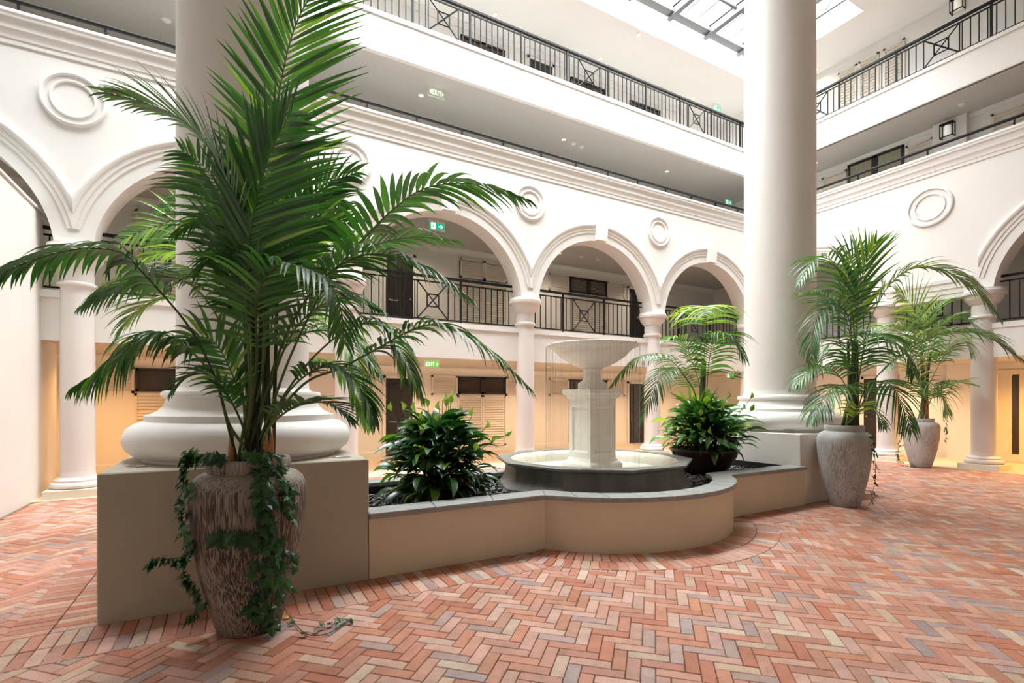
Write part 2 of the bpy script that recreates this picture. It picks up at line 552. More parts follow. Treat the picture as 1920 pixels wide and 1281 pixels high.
def door(F, x0, x1, z0, z1):
    nd[0] += 1
    mb = MB()
    mb.box((x0, -.03, z0), (x1, 0, z1), F)
    for a, b in ((.08, .46), (.54, .92)):
        for c, d in ((.08, .45), (.52, .94)):
            xa, xb = x0 + (x1 - x0) * a, x0 + (x1 - x0) * b; za, zb_ = z0 + (z1 - z0) * c, z0 + (z1 - z0) * d
            mb.loft([[F((xa, -.03, za)), F((xb, -.03, za)), F((xb, -.03, zb_)), F((xa, -.03, zb_))], [F((xa + .04, -.042, za + .04)), F((xb - .04, -.042, za + .04)), F((xb - .04, -.042, zb_ - .04)), F((xa + .04, -.042, zb_ - .04))]], True, True)
    dr = struct(mb.build('door_%d' % nd[0], M_DOOR))
    mb = MB(); t = .07
    for a, b in (((x0 - t, -.05, z0), (x0, 0, z1 + t)), ((x1, -.05, z0), (x1 + t, 0, z1 + t)), ((x0 - t, -.05, z1), (x1 + t, 0, z1 + t))): mb.box(a, b, F)
    mb.build('door_frame', M_WHITE, dr)
    mb = MB(); c = F((x1 - .09, -.075, z0 + 1.0)); q = F((x1 - .09, -.03, z0 + 1.0)); mb.tube([q, c], [.012, .012], 8)
    mb.tube([c - (c - q) * .2, c + (c - q) * .25], [.028, .022], 12)
    mb.build('door_knob', mat('brass', (.6, .5, .35), .3, .9), dr, 40)
    return dr


FG = lambda p: Vector((p[0], 13.05 + p[1], p[2]))
FG2 = lambda p: Vector((p[0], Y2 + p[1], p[2]))
FR = lambda p: Vector((16.2 + p[1], p[0], p[2]))
FR2 = lambda p: Vector((X2 + p[1], p[0], p[2]))


def unit(F, x, z, closed=False, kids=True):
    """shutter, window, shutter above a pair of louvre leaves, door to its left"""
    wd = window(F, x, x + 1.50, z + 1.655, z + 2.145, M_PANE, blind=1 if z > 1 else False)
    if closed:
        shutter(F, x, x + .74, z + 1.66, z + 2.20, wd, .055); shutter(F, x + .75, x + 1.50, z + 1.66, z + 2.20, wd, .055)
    else:
        shutter(F, x - .79, x - .02, z + 1.62, z + 2.16, wd); shutter(F, x + 1.52, x + 2.29, z + 1.62, z + 2.16, wd)
    shutter(F, x - .02, x + .745, z + .16, z + 1.62, wd); shutter(F, x + .755, x + 1.52, z + .16, z + 1.62, wd)


for x, z, cl in ((5.56, 0, False), (9.39, 0, False), (-1.75, 0, False), (9.39, 3.27, False), (5.60, 3.27, True), (-1.75, 3.27, True)): unit(FG, x, z, cl)
for x, z in ((3.51, 0), (11.86, 0), (3.53, 3.15), (11.86, 3.15), (1.0, 3.15), (.9, 0)): door(FG, x, x + .72, z + .01, z + 2.05 + (.1 if z else 0))
for x in (-1.2, 5.2, 8.7, 11.0): window(FG2, x, x + 1.3, 10.64, 10.98, M_PANE)
for x in (1.6, 7.3): door(FG2, x, x + .75, 9.04, 11.05)
window(FR2, 6.42, 7.78, 7.55, 8.13, M_BLIND, blind=2)
hostB = bpy.data.objects['wall_right_gallery']
for a, b in ((7.55, 8.05), (7.0, 7.5), (6.4, 6.9)): shutter(FR2, a, b, 9.2, 10.9, hostB, 0, .08)
for a, b in ((5.80, 6.38), (7.82, 8.5), (4.0, 4.7), (3.2, 3.9)): shutter(FR2, a, b, 7.3, 8.05, hostB, 0, .08)
door(FR, 7.0, 7.8, .01, 2.1)
nd[0] += 1
mb = MB(); mb.box((4.40, -.03, .01), (5.0, 0, 2.2), FR); drg = struct(mb.build('door_%d' % nd[0], M_CREAM))
mb = MB(); mb.box((4.48, -.04, .2), (4.60, -.02, 2.08), FR); mb.build('pane', M_PANE, drg)
slab('trim_20', (15.9, 5.0, 0), (16.2, 5.75, 2.385), M_WHITE, 'pilaster of the right corridor')
slab('trim_21', (X2 - .18, 5.1, 6.1), (X2, 5.75, 8.31), M_WHITE)

# ---- skylight steelwork and glass
sky = thing('skylight', (4, 8.2, 11.6), 'flat glass skylight on grey steel beams above the atrium', 'skylight')
xb = [11.59 + 1.41 * k for k in range(-10, 2)]
for x in xb:
    mb = MB(); mb.box((x - .07, SKY0 + .12, 11.60), (x + .07, 9.66, 11.64)); mb.box((x - .05, SKY0 + .12, 11.84), (x + .05, 9.6, 11.90)); mb.box((x - .018, SKY0 + .12, 11.66), (x + .012, 9.6, 11.84))
    mb.build('beam', M_STEEL, sky)
y = 9.52
while y > SKY0 + .1:
    mb = MB(); mb.tube([(xb[0] - .3, y, 11.80), (13.4, y, 11.80)], .06 if y > 9.4 else .045, 8); mb.build('purlin', M_STEEL, sky, 60); y -= .87
mb = MB(); mb.box((xb[0] - .3, 9.40, 11.66), (13.4, 9.62, 11.76)); mb.build('edge_channel', M_STEEL, sky)
for i in range(len(xb) - 1):
    for j in (1, 2):
        x = xb[i] + 1.41 * j / 3
        mb = MB(); mb.box((x - .02, SKY0 + .1, 11.90), (x + .02, 9.6, 11.95)); mb.build('glazing_bar', M_STEEL, sky)
    mb = MB(); mb.box((xb[i] + .02, SKY0, 11.955), (xb[i + 1] - .02, 9.84, 11.965)); mb.build('pane', M_GLASS, sky)
for cy, rr in ((8.3, .33), (7.5, .42)):
    mb = MB(); mb.tube([(13.2, cy + rr * math.cos(t * pi / 12), 11.72 + rr * .9 * math.sin(t * pi / 12)) for t in range(25)], .016, 6); mb.build('ring_brace', M_STEEL, sky, 60)
mb = MB(); mb.box((13.17, SKY0 + .1, 11.33), (13.23, 9.5, 11.39)); mb.build('beam', M_STEEL, sky)
#@@PART2
# ================================================================== BRICKS
PAL = [((.45, .20, .135), 6), ((.48, .245, .175), 6), ((.51, .295, .225), 5), ((.42, .155, .09), 3), ((.46, .20, .12), 3), ((.53, .33, .26), 3), ((.51, .345, .25), 2), ((.54, .41, .315), 1), ((.40, .27, .235), 2), ((.34, .25, .235), 1)]
PALW = [c for c, n in PAL for _ in range(n)]
BW, BL, GAP = .0775, .2325, .0035


def brick(mb, c, ang, L, W, top):
    ca, sa = math.cos(ang), math.sin(ang)
    def P(x, y, z): return (c[0] + ca * x - sa * y, c[1] + sa * x + ca * y, z)
    tilt = R.uniform(-.0012, .0012)
    rings = []
    for e, z in ((0, -.03), (0, top - .004), (.004, top)):
        l, w_ = L / 2 - e, W / 2 - e
        rings.append([P(-l, -w_, z - tilt), P(l, -w_, z + tilt), P(l, w_, z + tilt), P(-l, w_, z - tilt)])
    mb.loft(rings, True, False)
    mb.face([len(mb.v) - 4 + k for k in range(4)])


PX0, PX1, PYF, PYB = -.757, .977, 4.13, 5.87      # left plinth
QX0, QX1 = 7.0, 8.735                             # right plinth
FCX, FCY, FR_ = 4.02, 5.09, 1.65                  # fountain bay of the planter
blist = []


def seen(x, y):
    d = SN * x + CS * y; r = CS * x - SN * y
    return d > 1.6 and abs(r) < 1.32 * d + .5


a45 = -pi / 4
ca, sa = math.cos(a45), math.sin(a45)
for i in range(-170, 260):
    for j in range(-40, 60):
        bx, by = (i + j * 3) * BW, (i - j * 3) * BW
        for hv in (0, 1):
            lx, ly = (bx + BL / 2, by + BW / 2) if hv == 0 else (bx + BW / 2, by + BW + BL / 2)
            ly = -ly
            x, y = ca * lx - sa * ly + 3.0, sa * lx + ca * ly + 2.0
            if not (-2.5 < x < 13.65 and .2 < y < 9.65) or not seen(x, y): continue
            if PX0 - .36 < x < PX1 + .1 and PYF - .36 < y < PYB + .3: continue
            if PX1 - .1 < x < QX1 + .3 and PYF - .32 < y < PYB + .2: continue
            if math.hypot(x - FCX, y - FCY) < FR_ + .30: continue
            blist.append((x, y, a45 + (pi / 2 if hv else 0), BL - GAP, BW - GAP, R.uniform(-.0015, .001)))
for row in (0, 1):                                  # soldier courses along the plinths and the planter
    yy = PYF - .118 - row * .235
    x = PX0 - .47 + .04
    while x < QX1 + .4:
        if math.hypot(x - FCX, yy - FCY) > FR_ + .40: blist.append((x, yy, pi / 2, .23, BW - GAP, .004 + R.uniform(-.001, .001)))
        x += BW
    xx = PX0 - .118 - row * .235
    y = PYF + .04
    while y < PYB + .5:
        blist.append((xx, y, 0, .23, BW - GAP, .004 + R.uniform(-.001, .001))); y += BW
    rr = FR_ + .118 + row * .235
    n = int(2 * pi * rr / (BW + .002))
    for k in range(n):
        t = 2 * pi * k / n
        x, y = FCX + rr * math.cos(t), FCY + rr * math.sin(t)
        if y < PYF - .05 and (y < PYF - .42 or True): blist.append((x, y, t, .23, BW - GAP, .006 + R.uniform(-.001, .001)))
def barea(b):
    u, v, d = pr((b[0], b[1], 0))
    if not (-60 < u < 1980 and 740 < v < 1330): return 0
    hid = 0
    return 1 / d ** 3
order = sorted(range(len(blist)), key=lambda k: -barea(blist[k]))
big = set(order[:300])
mb = MB()
for k, b in enumerate(blist):
    c = R.choice(PALW); s_ = R.uniform(.88, 1.12)
    cc = tuple(min(1, q * s_ * R.uniform(.97, 1.03)) for q in c)
    if k in big:
        m1 = MB(); m1.col = cc; brick(m1, b[:2], *b[2:]); m1.build('brick', M_BRICK, floor, None, False)
    else:
        mb.col = cc; brick(mb, b[:2], *b[2:])
o = mb.build('bricks', M_BRICK, floor, None, False); o['kind'] = 'stuff'

# ================================================================== COLUMNS
def arcade_column(c, label, rb=.215):
    t = thing('arcade_column', (c[0], c[1], 0), label, 'column', 'slender columns carrying the arcades')
    cc = (c[0], c[1], 0)
    mb = MB(); h = .34
    mb.cbox((c[0] - h, c[1] - h, 0), (c[0] + h, c[1] + h, .125), .008); mb.build('plinth', M_CREAM, t)
    mb = MB(); mb.lathe([(.30, .125), (.325, .14), (.335, .17), (.325, .20), (.295, .215), (.285, .22), (.285, .25), (.265, .262), (rb + .012, .29), (rb + .004, .33), (rb, .38)], 40, cc); mb.build('base', M_COLSHADE, t, 35)
    mb = MB(); mb.lathe([(rb, .37), (rb, 1.2), (rb * .985, 2.4), (rb * .955, 3.20)], 40, cc); mb.build('shaft', M_COLSHADE, t, 35)
    r2 = rb * .955
    mb = MB(); mb.lathe([(r2, 3.19), (r2 + .012, 3.20), (r2 + .04, 3.215), (r2 + .045, 3.235), (r2 + .04, 3.255), (r2 + .01, 3.27), (r2, 3.28), (r2, 3.50), (r2 + .03, 3.515), (r2 + .035, 3.535), (r2 + .07, 3.57), (r2 + .105, 3.62), (r2 + .115, 3.65), (r2 + .12, 3.69), (.355, 3.70), (.375, 3.715), (.38, 3.77), (.365, 3.79), (.36, 3.83)], 40, cc); mb.build('capital', M_COLSHADE, t, 35)


COLS = ['slender white column nearest the partition at the left edge', 'slender white column largely hidden behind the tall foreground palm', 'slender white column standing between the flowering lily and the fountain', 'slender white column just right of the fountain bowl, behind the small palm', 'slender white column mostly hidden by the thick column on the right']
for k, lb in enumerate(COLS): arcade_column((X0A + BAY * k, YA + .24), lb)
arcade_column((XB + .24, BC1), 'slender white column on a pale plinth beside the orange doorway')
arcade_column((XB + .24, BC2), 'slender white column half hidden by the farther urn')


def giant_column(cx, cy, x0, x1, y0, y1, k, label):
    t = thing('giant_column', (cx, cy, 0), label, 'column', 'thick columns of the atrium')
    mb = MB(); mb.cbox((x0, y0, -.01), (x1, y1, .981), .008); mb.build('plinth', M_PLSHADE if k == 1 else M_PLLIT, t)
    prof = [(.74, .98), (.745, 1.0), (.79, 1.015), (.845, 1.06), (.868, 1.12), (.868, 1.165), (.845, 1.225), (.79, 1.27), (.735, 1.287), (.728, 1.29), (.728, 1.335), (.69, 1.345), (.64, 1.37), (.602, 1.41), (.583, 1.45), (.578, 1.478), (.60, 1.48), (.613, 1.49), (.618, 1.505), (.612, 1.525), (.595, 1.534), (.54, 1.537), (.518, 1.56), (.513, 1.62)]
    mb = MB(); mb.lathe([(r * k, z) for r, z in prof], 72, (cx, cy, 0)); mb.build('base', M_COLM, t, 35)
    mb = MB(); mb.lathe([(.513 * k, 1.6), (.513 * k, 6), (.50 * k, CEIL)] if True else [], 72, (cx, cy, 0)); mb.build('shaft', M_COLM, t, 35)
    return t


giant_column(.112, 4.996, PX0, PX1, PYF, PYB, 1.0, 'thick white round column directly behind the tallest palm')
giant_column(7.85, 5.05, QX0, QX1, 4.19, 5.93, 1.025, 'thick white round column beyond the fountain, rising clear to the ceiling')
for (x, y), lb in zip(((-.60, 4.45), (.81, 4.36), (7.22, 4.49)), ('round uplight disc on the left corner of the near plinth', 'round uplight disc on the near plinth beside the planter', 'round uplight disc on the far plinth')):
    t = thing('uplight', (x, y, .981), lb, 'light', 'uplights set in the plinths')
    mb = MB(); mb.lathe([(.072, .0), (.075, .004), (.058, .006), (.054, .002)], 28, (x, y, .981)); mb.build('rim', M_DISC, t, 40)
    mb = MB(); mb.lathe([(.055, .0), (.055, .0025)], 28, (x, y, .981)); mb.build('lens', M_PANE, t)

# ================================================================== PLANTER
pt = thing('planter', (FCX, FCY, 0), 'low taupe planter wall with grey coping around the fountain', 'planter')
CW, CO = .26, .04
A1 = math.acos((PYF + .02 - FCY) / FR_ * -1) if False else math.asin((FCY - PYF) / FR_)
# outline of the front, walls 0.2 thick, mirrored for the back
def outline(off, n=40):
    """front outline shifted outwards by off, left to right"""
    r = FR_ + off
    yf = PYF - off
    t = math.asin((FCY - yf) / r)
    P = [(PX1 + .001, yf)]
    for k in range(n + 1):
        q = pi + t + (pi - 2 * t) * k / n
        P.append((FCX + r * math.cos(q), FCY + r * math.sin(q)))
    P.append((QX0 - .001, yf))
    return P


YM = 5.0
mir = lambda p: (p[0], 2 * YM - p[1])
for side in (0, 1):
    fo, fi = outline(0), outline(-.20)
    if side: fo = [(PX1 + .001, PYF), (QX0 - .001, PYF)]; fi = [(PX1 + .001, PYF + .2), (QX0 - .001, PYF + .2)]
    f = mir if side else (lambda p: p)
    mb = MB()
    mb.loft([[(*f(p), -.01) for p in fo], [(*f(p), .495) for p in fo], [(*f(p), .495) for p in fi], [(*f(p), .25) for p in fi]], False)
    mb.build('planter_wall', M_TAUPE, pt, 30)
    # coping stones
    co, ci = outline(CO), outline(-(CW - CO))
    if side: co = [(PX1, PYF - CO), (QX0, PYF - CO)]; ci = [(PX1, PYF + CW - CO), (QX0, PYF + CW - CO)]
    segs = []
    if side == 0:
        L, Rr = [(co[0], ci[0]), (co[1], ci[1])], [(co[-2], ci[-2]), (co[-1], ci[-1])]
        def straight(a, b, n):
            for k in range(n):
                t0, t1 = k / n, (k + 1) / n
                lp = lambda p, q, t: (p[0] + (q[0] - p[0]) * t, p[1] + (q[1] - p[1]) * t)
                segs.append([(lp(a[0], b[0], t0), lp(a[1], b[1], t0)), (lp(a[0], b[0], t1), lp(a[1], b[1], t1))])
        straight(L[0], L[1], 3)
        mid = list(zip(co[1:-1], ci[1:-1])); n = len(mid) - 1; per = 4
        for k in range(0, n, per): segs.append([mid[k], mid[min(k + per, n)]])
        straight(Rr[0], Rr[1], 3)
    else:
        n = 10
        for k in range(n):
            xa, xb_ = PX1 + (QX0 - PX1) * k / n, PX1 + (QX0 - PX1) * (k + 1) / n
            segs.append([((xa, PYF - CO), (xa, PYF + CW - CO)), ((xb_, PYF - CO), (xb_, PYF + CW - CO))])
    for (a, b) in segs:
        mb = MB()
        g = .0015
        def sh(p, q):
            v = Vector((q[0] - p[0], q[1] - p[1])); v.normalize()
            return (p[0] + v.x * g, p[1] + v.y * g)
        ao, ai, bo, bi = sh(a[0], b[0]), sh(a[1], b[1]), sh(b[0], a[0]), sh(b[1], a[1])
        e = .006
        def inset(pts, k):
            c = (sum(p[0] for p in pts) / 4, sum(p[1] for p in pts) / 4)
            return [(p[0] + (c[0] - p[0]) * k, p[1] + (c[1] - p[1]) * k) for p in pts]
        q = [f(p) for p in (ao, bo, bi, ai)]
        mb.loft([[(*p, .495) for p in q], [(*p, .532) for p in q], [(*p, .540) for p in inset(q, .025)]], True, True)
        mb.build('coping_stone', M_COPE, pt)
    mb = MB()
    li = fi if side == 0 else [(PX1, PYF + .2), (QX0, PYF + .2)]
    ce = outline(-.203) if side == 0 else [(PX1, PYF + .203), (QX0, PYF + .203)]
    mb.loft([[(*f(p), .494) for p in ce], [(*f(p), .28) for p in ce]], False)
    mb.build('liner', M_BLACK, pt, None, False)
for x in (PX1 + .004, QX0 - .004):
    mb = MB(); mb.poly([(x, PYF, .3), (x, 2 * YM - PYF, .3), (x, 2 * YM - PYF, .52), (x, PYF, .52)]); mb.build('liner', M_BLACK, pt, None, False)
GZ = .40
mb = MB(); P = outline(-.19)
mb.poly([(*p, GZ - .02) for p in P] + [(QX0, 2 * YM - PYF - .1, GZ - .02), (PX1, 2 * YM - PYF - .1, GZ - .02)])
mb.build('soil', M_BLACK, pt, None, False)

# pebbles
def pebble_mesh(seed):
    r = random.Random(seed); bm = bmesh.new(); bmesh.ops.create_icosphere(bm, subdivisions=1, radius=1)
    s = (r.uniform(.8, 1.2), r.uniform(.55, .8), r.uniform(.35, .5))
    for v in bm.verts: v.co = Vector((v.co.x * s[0], v.co.y * s[1], v.co.z * s[2])) * r.uniform(.9, 1.08)
    me = bpy.data.meshes.new('pebble'); bm.to_mesh(me); bm.free()
    a_ = me.attributes.new('Col', 'FLOAT_COLOR', 'FACE'); g = r.choice((.05, .07, .10, .15))
    a_.data.foreach_set('color', [g, g, g * 1.03, 1] * len(me.polygons)); me.materials.append(M_PEB)
    me.polygons.foreach_set('use_smooth', [True] * len(me.polygons))
    return me


PB = [pebble_mesh(k) for k in range(8)]
def in_bed(x, y):
    if not PX1 + .03 < x < QX0 - .03: return False
    if y > 2 * YM - PYF - .24: return False
    if y < PYF + .22 and math.hypot(x - FCX, y - FCY) > FR_ - .24: return False
    if math.hypot(x - 3.95, y - 5.0) < 1.17: return False
    return True


peb = []
tries = 0
while len(peb) < 3600 and tries < 30000:
    tries += 1
    x, y = R.uniform(PX1, QX0), R.uniform(FCY - FR_, 2 * YM - PYF)
    if in_bed(x, y): peb.append((x, y, GZ + R.uniform(-.005, .03), R.uniform(.02, .032)))
def pvis(p):
    u, v, d = pr(p[:3]); hid = 0
    if abs(p[0] - 1.86) < .55 and abs(p[1] - 4.98) < .6: hid = 1
    if abs(p[0] - 5.75) < .6 and p[1] > 4.6: hid = 1
    if p[1] < PYF + .3 and p[0] < 2.6: hid = .5
    return p[3] / d * (1 - hid * .6) * (1 if p[2] > GZ + .01 else .5)
peb.sort(key=lambda p: -pvis(p))
allp = MB()
for k, p in enumerate(peb):
    M = Matrix.Translation(p[:3]) @ Matrix.Rotation(R.uniform(0, 6.28), 4, 'Z') @ Matrix.Rotation(R.uniform(-.4, .4), 4, 'X') @ Matrix.Scale(p[3], 4)
    me = PB[k % 8]
    if k < 300:
        o = link('pebble', me, None, M); tag(o, 'small glossy black pebble on the planter bed', 'pebble', 'black pebbles in the planter')
    else:
        b0 = len(allp.v)
        allp.v += [tuple(M @ v.co) for v in me.vertices]
        g = (.05, .07, .10, .15)[k % 4]
        for f_ in me.polygons: allp.f.append(tuple(b0 + i for i in f_.vertices)); allp.c.append((g, g, g * 1.03))
o = allp.build('pebbles', M_PEB, None, 80, False); tag(o, 'bed of glossy black pebbles filling the planter', 'pebbles', 'black pebbles in the planter', 'stuff')

# ================================================================== FOUNTAIN
ft = thing('fountain', (3.95, 5.0, GZ), 'white pedestal fountain with round bowl above a grey ten-sided pool', 'fountain')
FX, FY = 3.95, 5.0
def ngon(r, z, n=10, ph=-pi / 2 + pi / 10): return [(FX + r * math.cos(ph + 2 * pi * k / n), FY + r * math.sin(ph + 2 * pi * k / n), z) for k in range(n)]
mb = MB()
prof = [(1.215, GZ - .03), (1.225, GZ + .03), (1.22, GZ + .055), (1.195, GZ + .06), (1.165, GZ + .075), (1.125, GZ + .12), (1.105, GZ + .18), (1.10, GZ + .24), (1.115, GZ + .28), (1.15, GZ + .305), (1.165, GZ + .31), (1.21, GZ + .322), (1.212, GZ + .345), (1.20, GZ + .352)]
rings = [ngon(r, z) for r, z in prof]
mb.loft(rings)
top = ngon(1.20, GZ + .352)
# flat rim to a round inner edge
nn = 60
mb2 = MB()
def edge_pt(t):
    k = ((t + pi / 2 - pi / 10) / (2 * pi / 10)) % 10
    i = int(k) % 10; u = k - int(k)
    a, b = top[i], top[(i + 1) % 10]
    return (a[0] + (b[0] - a[0]) * u, a[1] + (b[1] - a[1]) * u, GZ + .352)
ang = [2 * pi * k / nn for k in range(nn)]
mb.loft([[edge_pt(t) for t in ang], [(FX + 1.03 * math.cos(t), FY + 1.03 * math.sin(t), GZ + .352) for t in ang], [(FX + 1.02 * math.cos(t), FY + 1.02 * math.sin(t), GZ + .34) for t in ang]])
mb.build('pool_wall', M_FCON, ft, 28)
mb = MB(); mb.lathe([(1.02, GZ + .342), (1.0, GZ + .335), (.965, GZ + .28), (.93, GZ + .20), (.0, GZ + .19)], 60, (FX, FY, 0), None, False); mb.build('basin', M_BASIN, ft, 40)
mb = MB(); mb.lathe([(.955, GZ + .25), (0.001, GZ + .25)], 60, (FX, FY, 0), None, False); mb.build('water', M_WATER, ft, None, False)
# pedestal: square, turned
PA = math.radians(2.5)
PM = Matrix.Translation((FX, FY, 0)) @ Matrix.Rotation(PA, 4, 'Z')
def sq(h, z): return [(-h, -h, z), (h, -h, z), (h, h, z), (-h, h, z)]
zb = GZ + .19
mb = MB()
for prof in ([(.262, zb), (.262, .675), (.25, .695), (.225, .715), (.208, .75)], ):
    mb.loft([sq(h, z) for h, z in prof], True, True, PM)
mb.build('pedestal_foot', M_FWHITE, ft)
Z0, Z1 = .745, 1.455
mb = MB(); h = .202
inn = h - .055
for k in range(4):
    Rk = PM @ Matrix.Rotation(k * pi / 2, 4, 'Z')
    z0, z1 = Z0 + .075, Z1 - .075
    # face frame around a sunk panel
    o_ = [(-h, -h, Z0), (h, -h, Z0), (h, -h, Z1), (-h, -h, Z1)]
    a_ = [(-inn, -h, z0), (inn, -h, z0), (inn, -h, z1), (-inn, -h, z1)]
    b_ = [(-inn + .02, -h + .022, z0 + .02), (inn - .02, -h + .022, z0 + .02), (inn - .02, -h + .022, z1 - .02), (-inn + .02, -h + .022, z1 - .02)]
    mb.loft([o_, a_, b_], True, False, Rk)
mb.build('pedestal_shaft', M_FWHITE, ft)
for k in range(4):
    Rk = PM @ Matrix.Rotation(k * pi / 2, 4, 'Z')
    mb = MB(); mb.poly([Rk @ Vector(p) for p in [(-inn + .02, -h + .022, Z0 + .095), (inn - .02, -h + .022, Z0 + .095), (inn - .02, -h + .022, Z1 - .095), (-inn + .02, -h + .022, Z1 - .095)]])
    mb.build('panel', M_FWHITE, ft, None, False)
mb = MB(); mb.loft([sq(h, z) for h, z in [(.195, 1.44), (.207, 1.46), (.212, 1.485), (.232, 1.50), (.244, 1.53), (.266, 1.545), (.268, 1.59), (.262, 1.597)]], True, True, PM); mb.build('pedestal_cap', M_FWHITE, ft)
mb = MB(); mb.lathe([(.175, 1.596), (.18, 1.605), (.18, 1.665), (.17, 1.68), (.13, 1.70), (.11, 1.735), (.105, 1.78), (.108, 1.82), (.13, 1.85)], 40, (FX, FY, 0)); mb.build('bowl_stem', M_FWHITE, ft, 35)
mb = MB()
mb.lathe([(.10, 1.845), (.20, 1.885), (.30, 1.935), (.385, 1.99), (.43, 2.03), (.445, 2.05), (.45, 2.062), (.468, 2.068), (.475, 2.08), (.50, 2.10), (.535, 2.115), (.565, 2.125), (.578, 2.138), (.575, 2.152), (.555, 2.158), (.53, 2.150), (.42, 2.08), (.25, 2.0), (.001, 1.97)], 64, (FX, FY, 0), None, False)
bw = mb.build('bowl', M_FWHITE, ft, 35)
mb = MB()
for k in range(120):
    t = 2 * pi * k / 120 + R.uniform(-.02, .02); q = R.uniform(.008, .016)
    c = Vector((FX + .572 * math.cos(t), FY + .572 * math.sin(t), 2.145 + R.uniform(-.004, .006)))
    rings = [[c + Vector((q * math.cos(a) * s_, q * math.sin(a) * s_, z)) for a in [2 * pi * i / 6 for i in range(6)]] for s_, z in ((.7, -q * .6), (1, 0), (.6, q * .6))]
    mb.loft(rings, True, True)
o = mb.build('rim_crust', M_FWHITE, bw, 60); o['kind'] = 'stuff'
mb = MB(); mb.lathe([(.54, 2.153), (.001, 2.153)], 60, (FX, FY, 0), None, False); mb.build('bowl_water', M_WATER, ft, None, False)
mb = MB()
for k in range(90):
    t = 2 * pi * k / 90 + R.uniform(-.03, .03); r = .578 + R.uniform(-.005, .012)
    zt = 2.13; z1 = R.choice((GZ + .25, GZ + .25, 1.2, 1.5, 1.7)); x, y = FX + r * math.cos(t), FY + r * math.sin(t)
    mb.tube([(x, y, zt), (x + R.uniform(-.006, .006), y + R.uniform(-.006, .006), z1)], .0016, 4)
o = mb.build('water_threads', M_DRIP, ft, None, False); o['kind'] = 'stuff'
mb = MB(); mb.cbox((FX + .30, FY - .42, 2.15), (FX + .36, FY - .36, 2.18), .008); mb.build('pump_sensor', M_BLACK, ft)
#@@PART3
# ================================================================== RAILINGS
BALM = {}
def balustrade(name, F, s0, s1, zf, h, posts, panels, label, group, pitch=.14, zbot=.07, ztop=.13):
    c = F(((s0 + s1) / 2, 0, zf))
    t = thing(name, c, label, 'railing', group)
    mb = MB(); mb.box((s0, -.035, zf + h - .045), (s1, .035, zf + h), F); mb.build('top_rail', M_IRON, t)
    for z in (zf + zbot, zf + h - ztop):
        mb = MB(); mb.box((s0, -.012, z - .014), (s1, .012, z + .014), F); mb.build('rail', M_IRON, t)
    for p in posts:
        mb = MB(); mb.box((p - .02, -.02, zf - .02), (p + .02, .02, zf + h - .03), F); mb.build('post', M_IRON, t)
    z0, z1 = zf + zbot, zf + h - ztop
    key = (name[-1:], round(z1 - z0, 3), id(F))
    if key not in BALM:
        mb = MB(); mb.box((-.009, -.009, z0), (.009, .009, z1)); mb_o = mb.build('baluster', M_IRON); BALM[key] = mb_o.data
        bpy.data.objects.remove(mb_o)
    n = max(1, round((s1 - s0) / pitch)); 
    for k in range(1, n):
        s = s0 + (s1 - s0) * k / n
        if any(abs(s - p) < .05 for p in posts) or any(a - .03 < s < b + .03 for a, b in panels): continue
        o = link('baluster', BALM[key], t); v = F((s, 0, 0)); o.location = (v.x, v.y, 0)
    for a, b in panels:
        mb = MB(); zm, sm = (z0 + z1) / 2, (a + b) / 2; q = .13
        for s in (a, b): mb.box((s - .01, -.01, z0), (s + .01, .01, z1), F)
        P = lambda s, z: F((s, 0, z))
        mb.bar(P(a, z0), P(b, z1), .022); mb.bar(P(a, z1), P(b, z0), .022)
        for u_, v_ in (((-q, -q), (q, -q)), ((q, -q), (q, q)), ((q, q), (-q, q)), ((-q, q), (-q, -q))): mb.bar(P(sm + u_[0], zm + u_[1]), P(sm + v_[0], zm + v_[1]), .022)
        mb.build('cross_panel', M_IRON, t)


FA1 = lambda p: Vector((p[0], 10.22 + p[1], p[2]))
FA3 = lambda p: Vector((p[0], YA + .06 + p[1], p[2]))
FB1 = lambda p: Vector((14.08 + p[1], p[0], p[2]))
FB3 = lambda p: Vector((XB + .06 + p[1], p[0], p[2]))
GL = 'first floor railings between the arcade columns'
for k, lb in ((-1, 'dark iron railing in the arch left of the tall palm, above the partition'), (0, 'dark iron railing in the arch behind the thick near column'), (1, 'dark iron railing in the arch above the EXIT corridor and left lily'), (2, 'dark iron railing in the arch directly above the fountain bowl'), (3, 'dark iron railing in the arch behind the small palm')):
    a, b = X0A + BAY * k + .21, X0A + BAY * (k + 1) - .21; m = (a + b) / 2 - .2
    balustrade('railing', FA1, a, b, 3.14, 1.0, [m - .645, m + .645], [(m - .35, m + .35)], lb, GL, .15)
balustrade('railing', FB1, BC1 + .25, BC2 - .25, 3.09, .92, [], [(5.0, 5.6)], 'short dark iron railing in the flat bay behind the urn palms', GL, .15)
balustrade('railing', FB1, BC2 + .25, 9.8, 3.09, 1.0, [7.4, 8.7], [(7.7, 8.4)], 'dark iron railing beside the thick far column, behind urn palm fronds', GL, .15)
balustrade('railing', FB1, BC1 - BAY + .25, BC1 - .25, 3.09, 1.0, [1.8, 3.0], [(2.1, 2.7)], 'dark iron railing in the arch at the right edge', GL, .15)
posts = [4.504 + 1.28 * k for k in range(-6, 8)]
balustrade('railing', FA3, -6, 13.7, 9.09, .84, posts, [(3.56 - 3.84 * 1, 4.234 - 3.84), (3.56, 4.234), (7.40, 8.06), (11.24, 11.89)], 'long dark iron top railing with crossed panels below the skylight', None, .14, .05, .11)
balustrade('railing', FB3, -2, 9.8, 9.02, .80, [7.27, 5.984, 4.265, 3.0, 1.7], [(4.79, 5.44), (7.56, 8.2), (2.0, 2.65)], 'dark iron top railing running along the right side', None, .14, .05, .11)
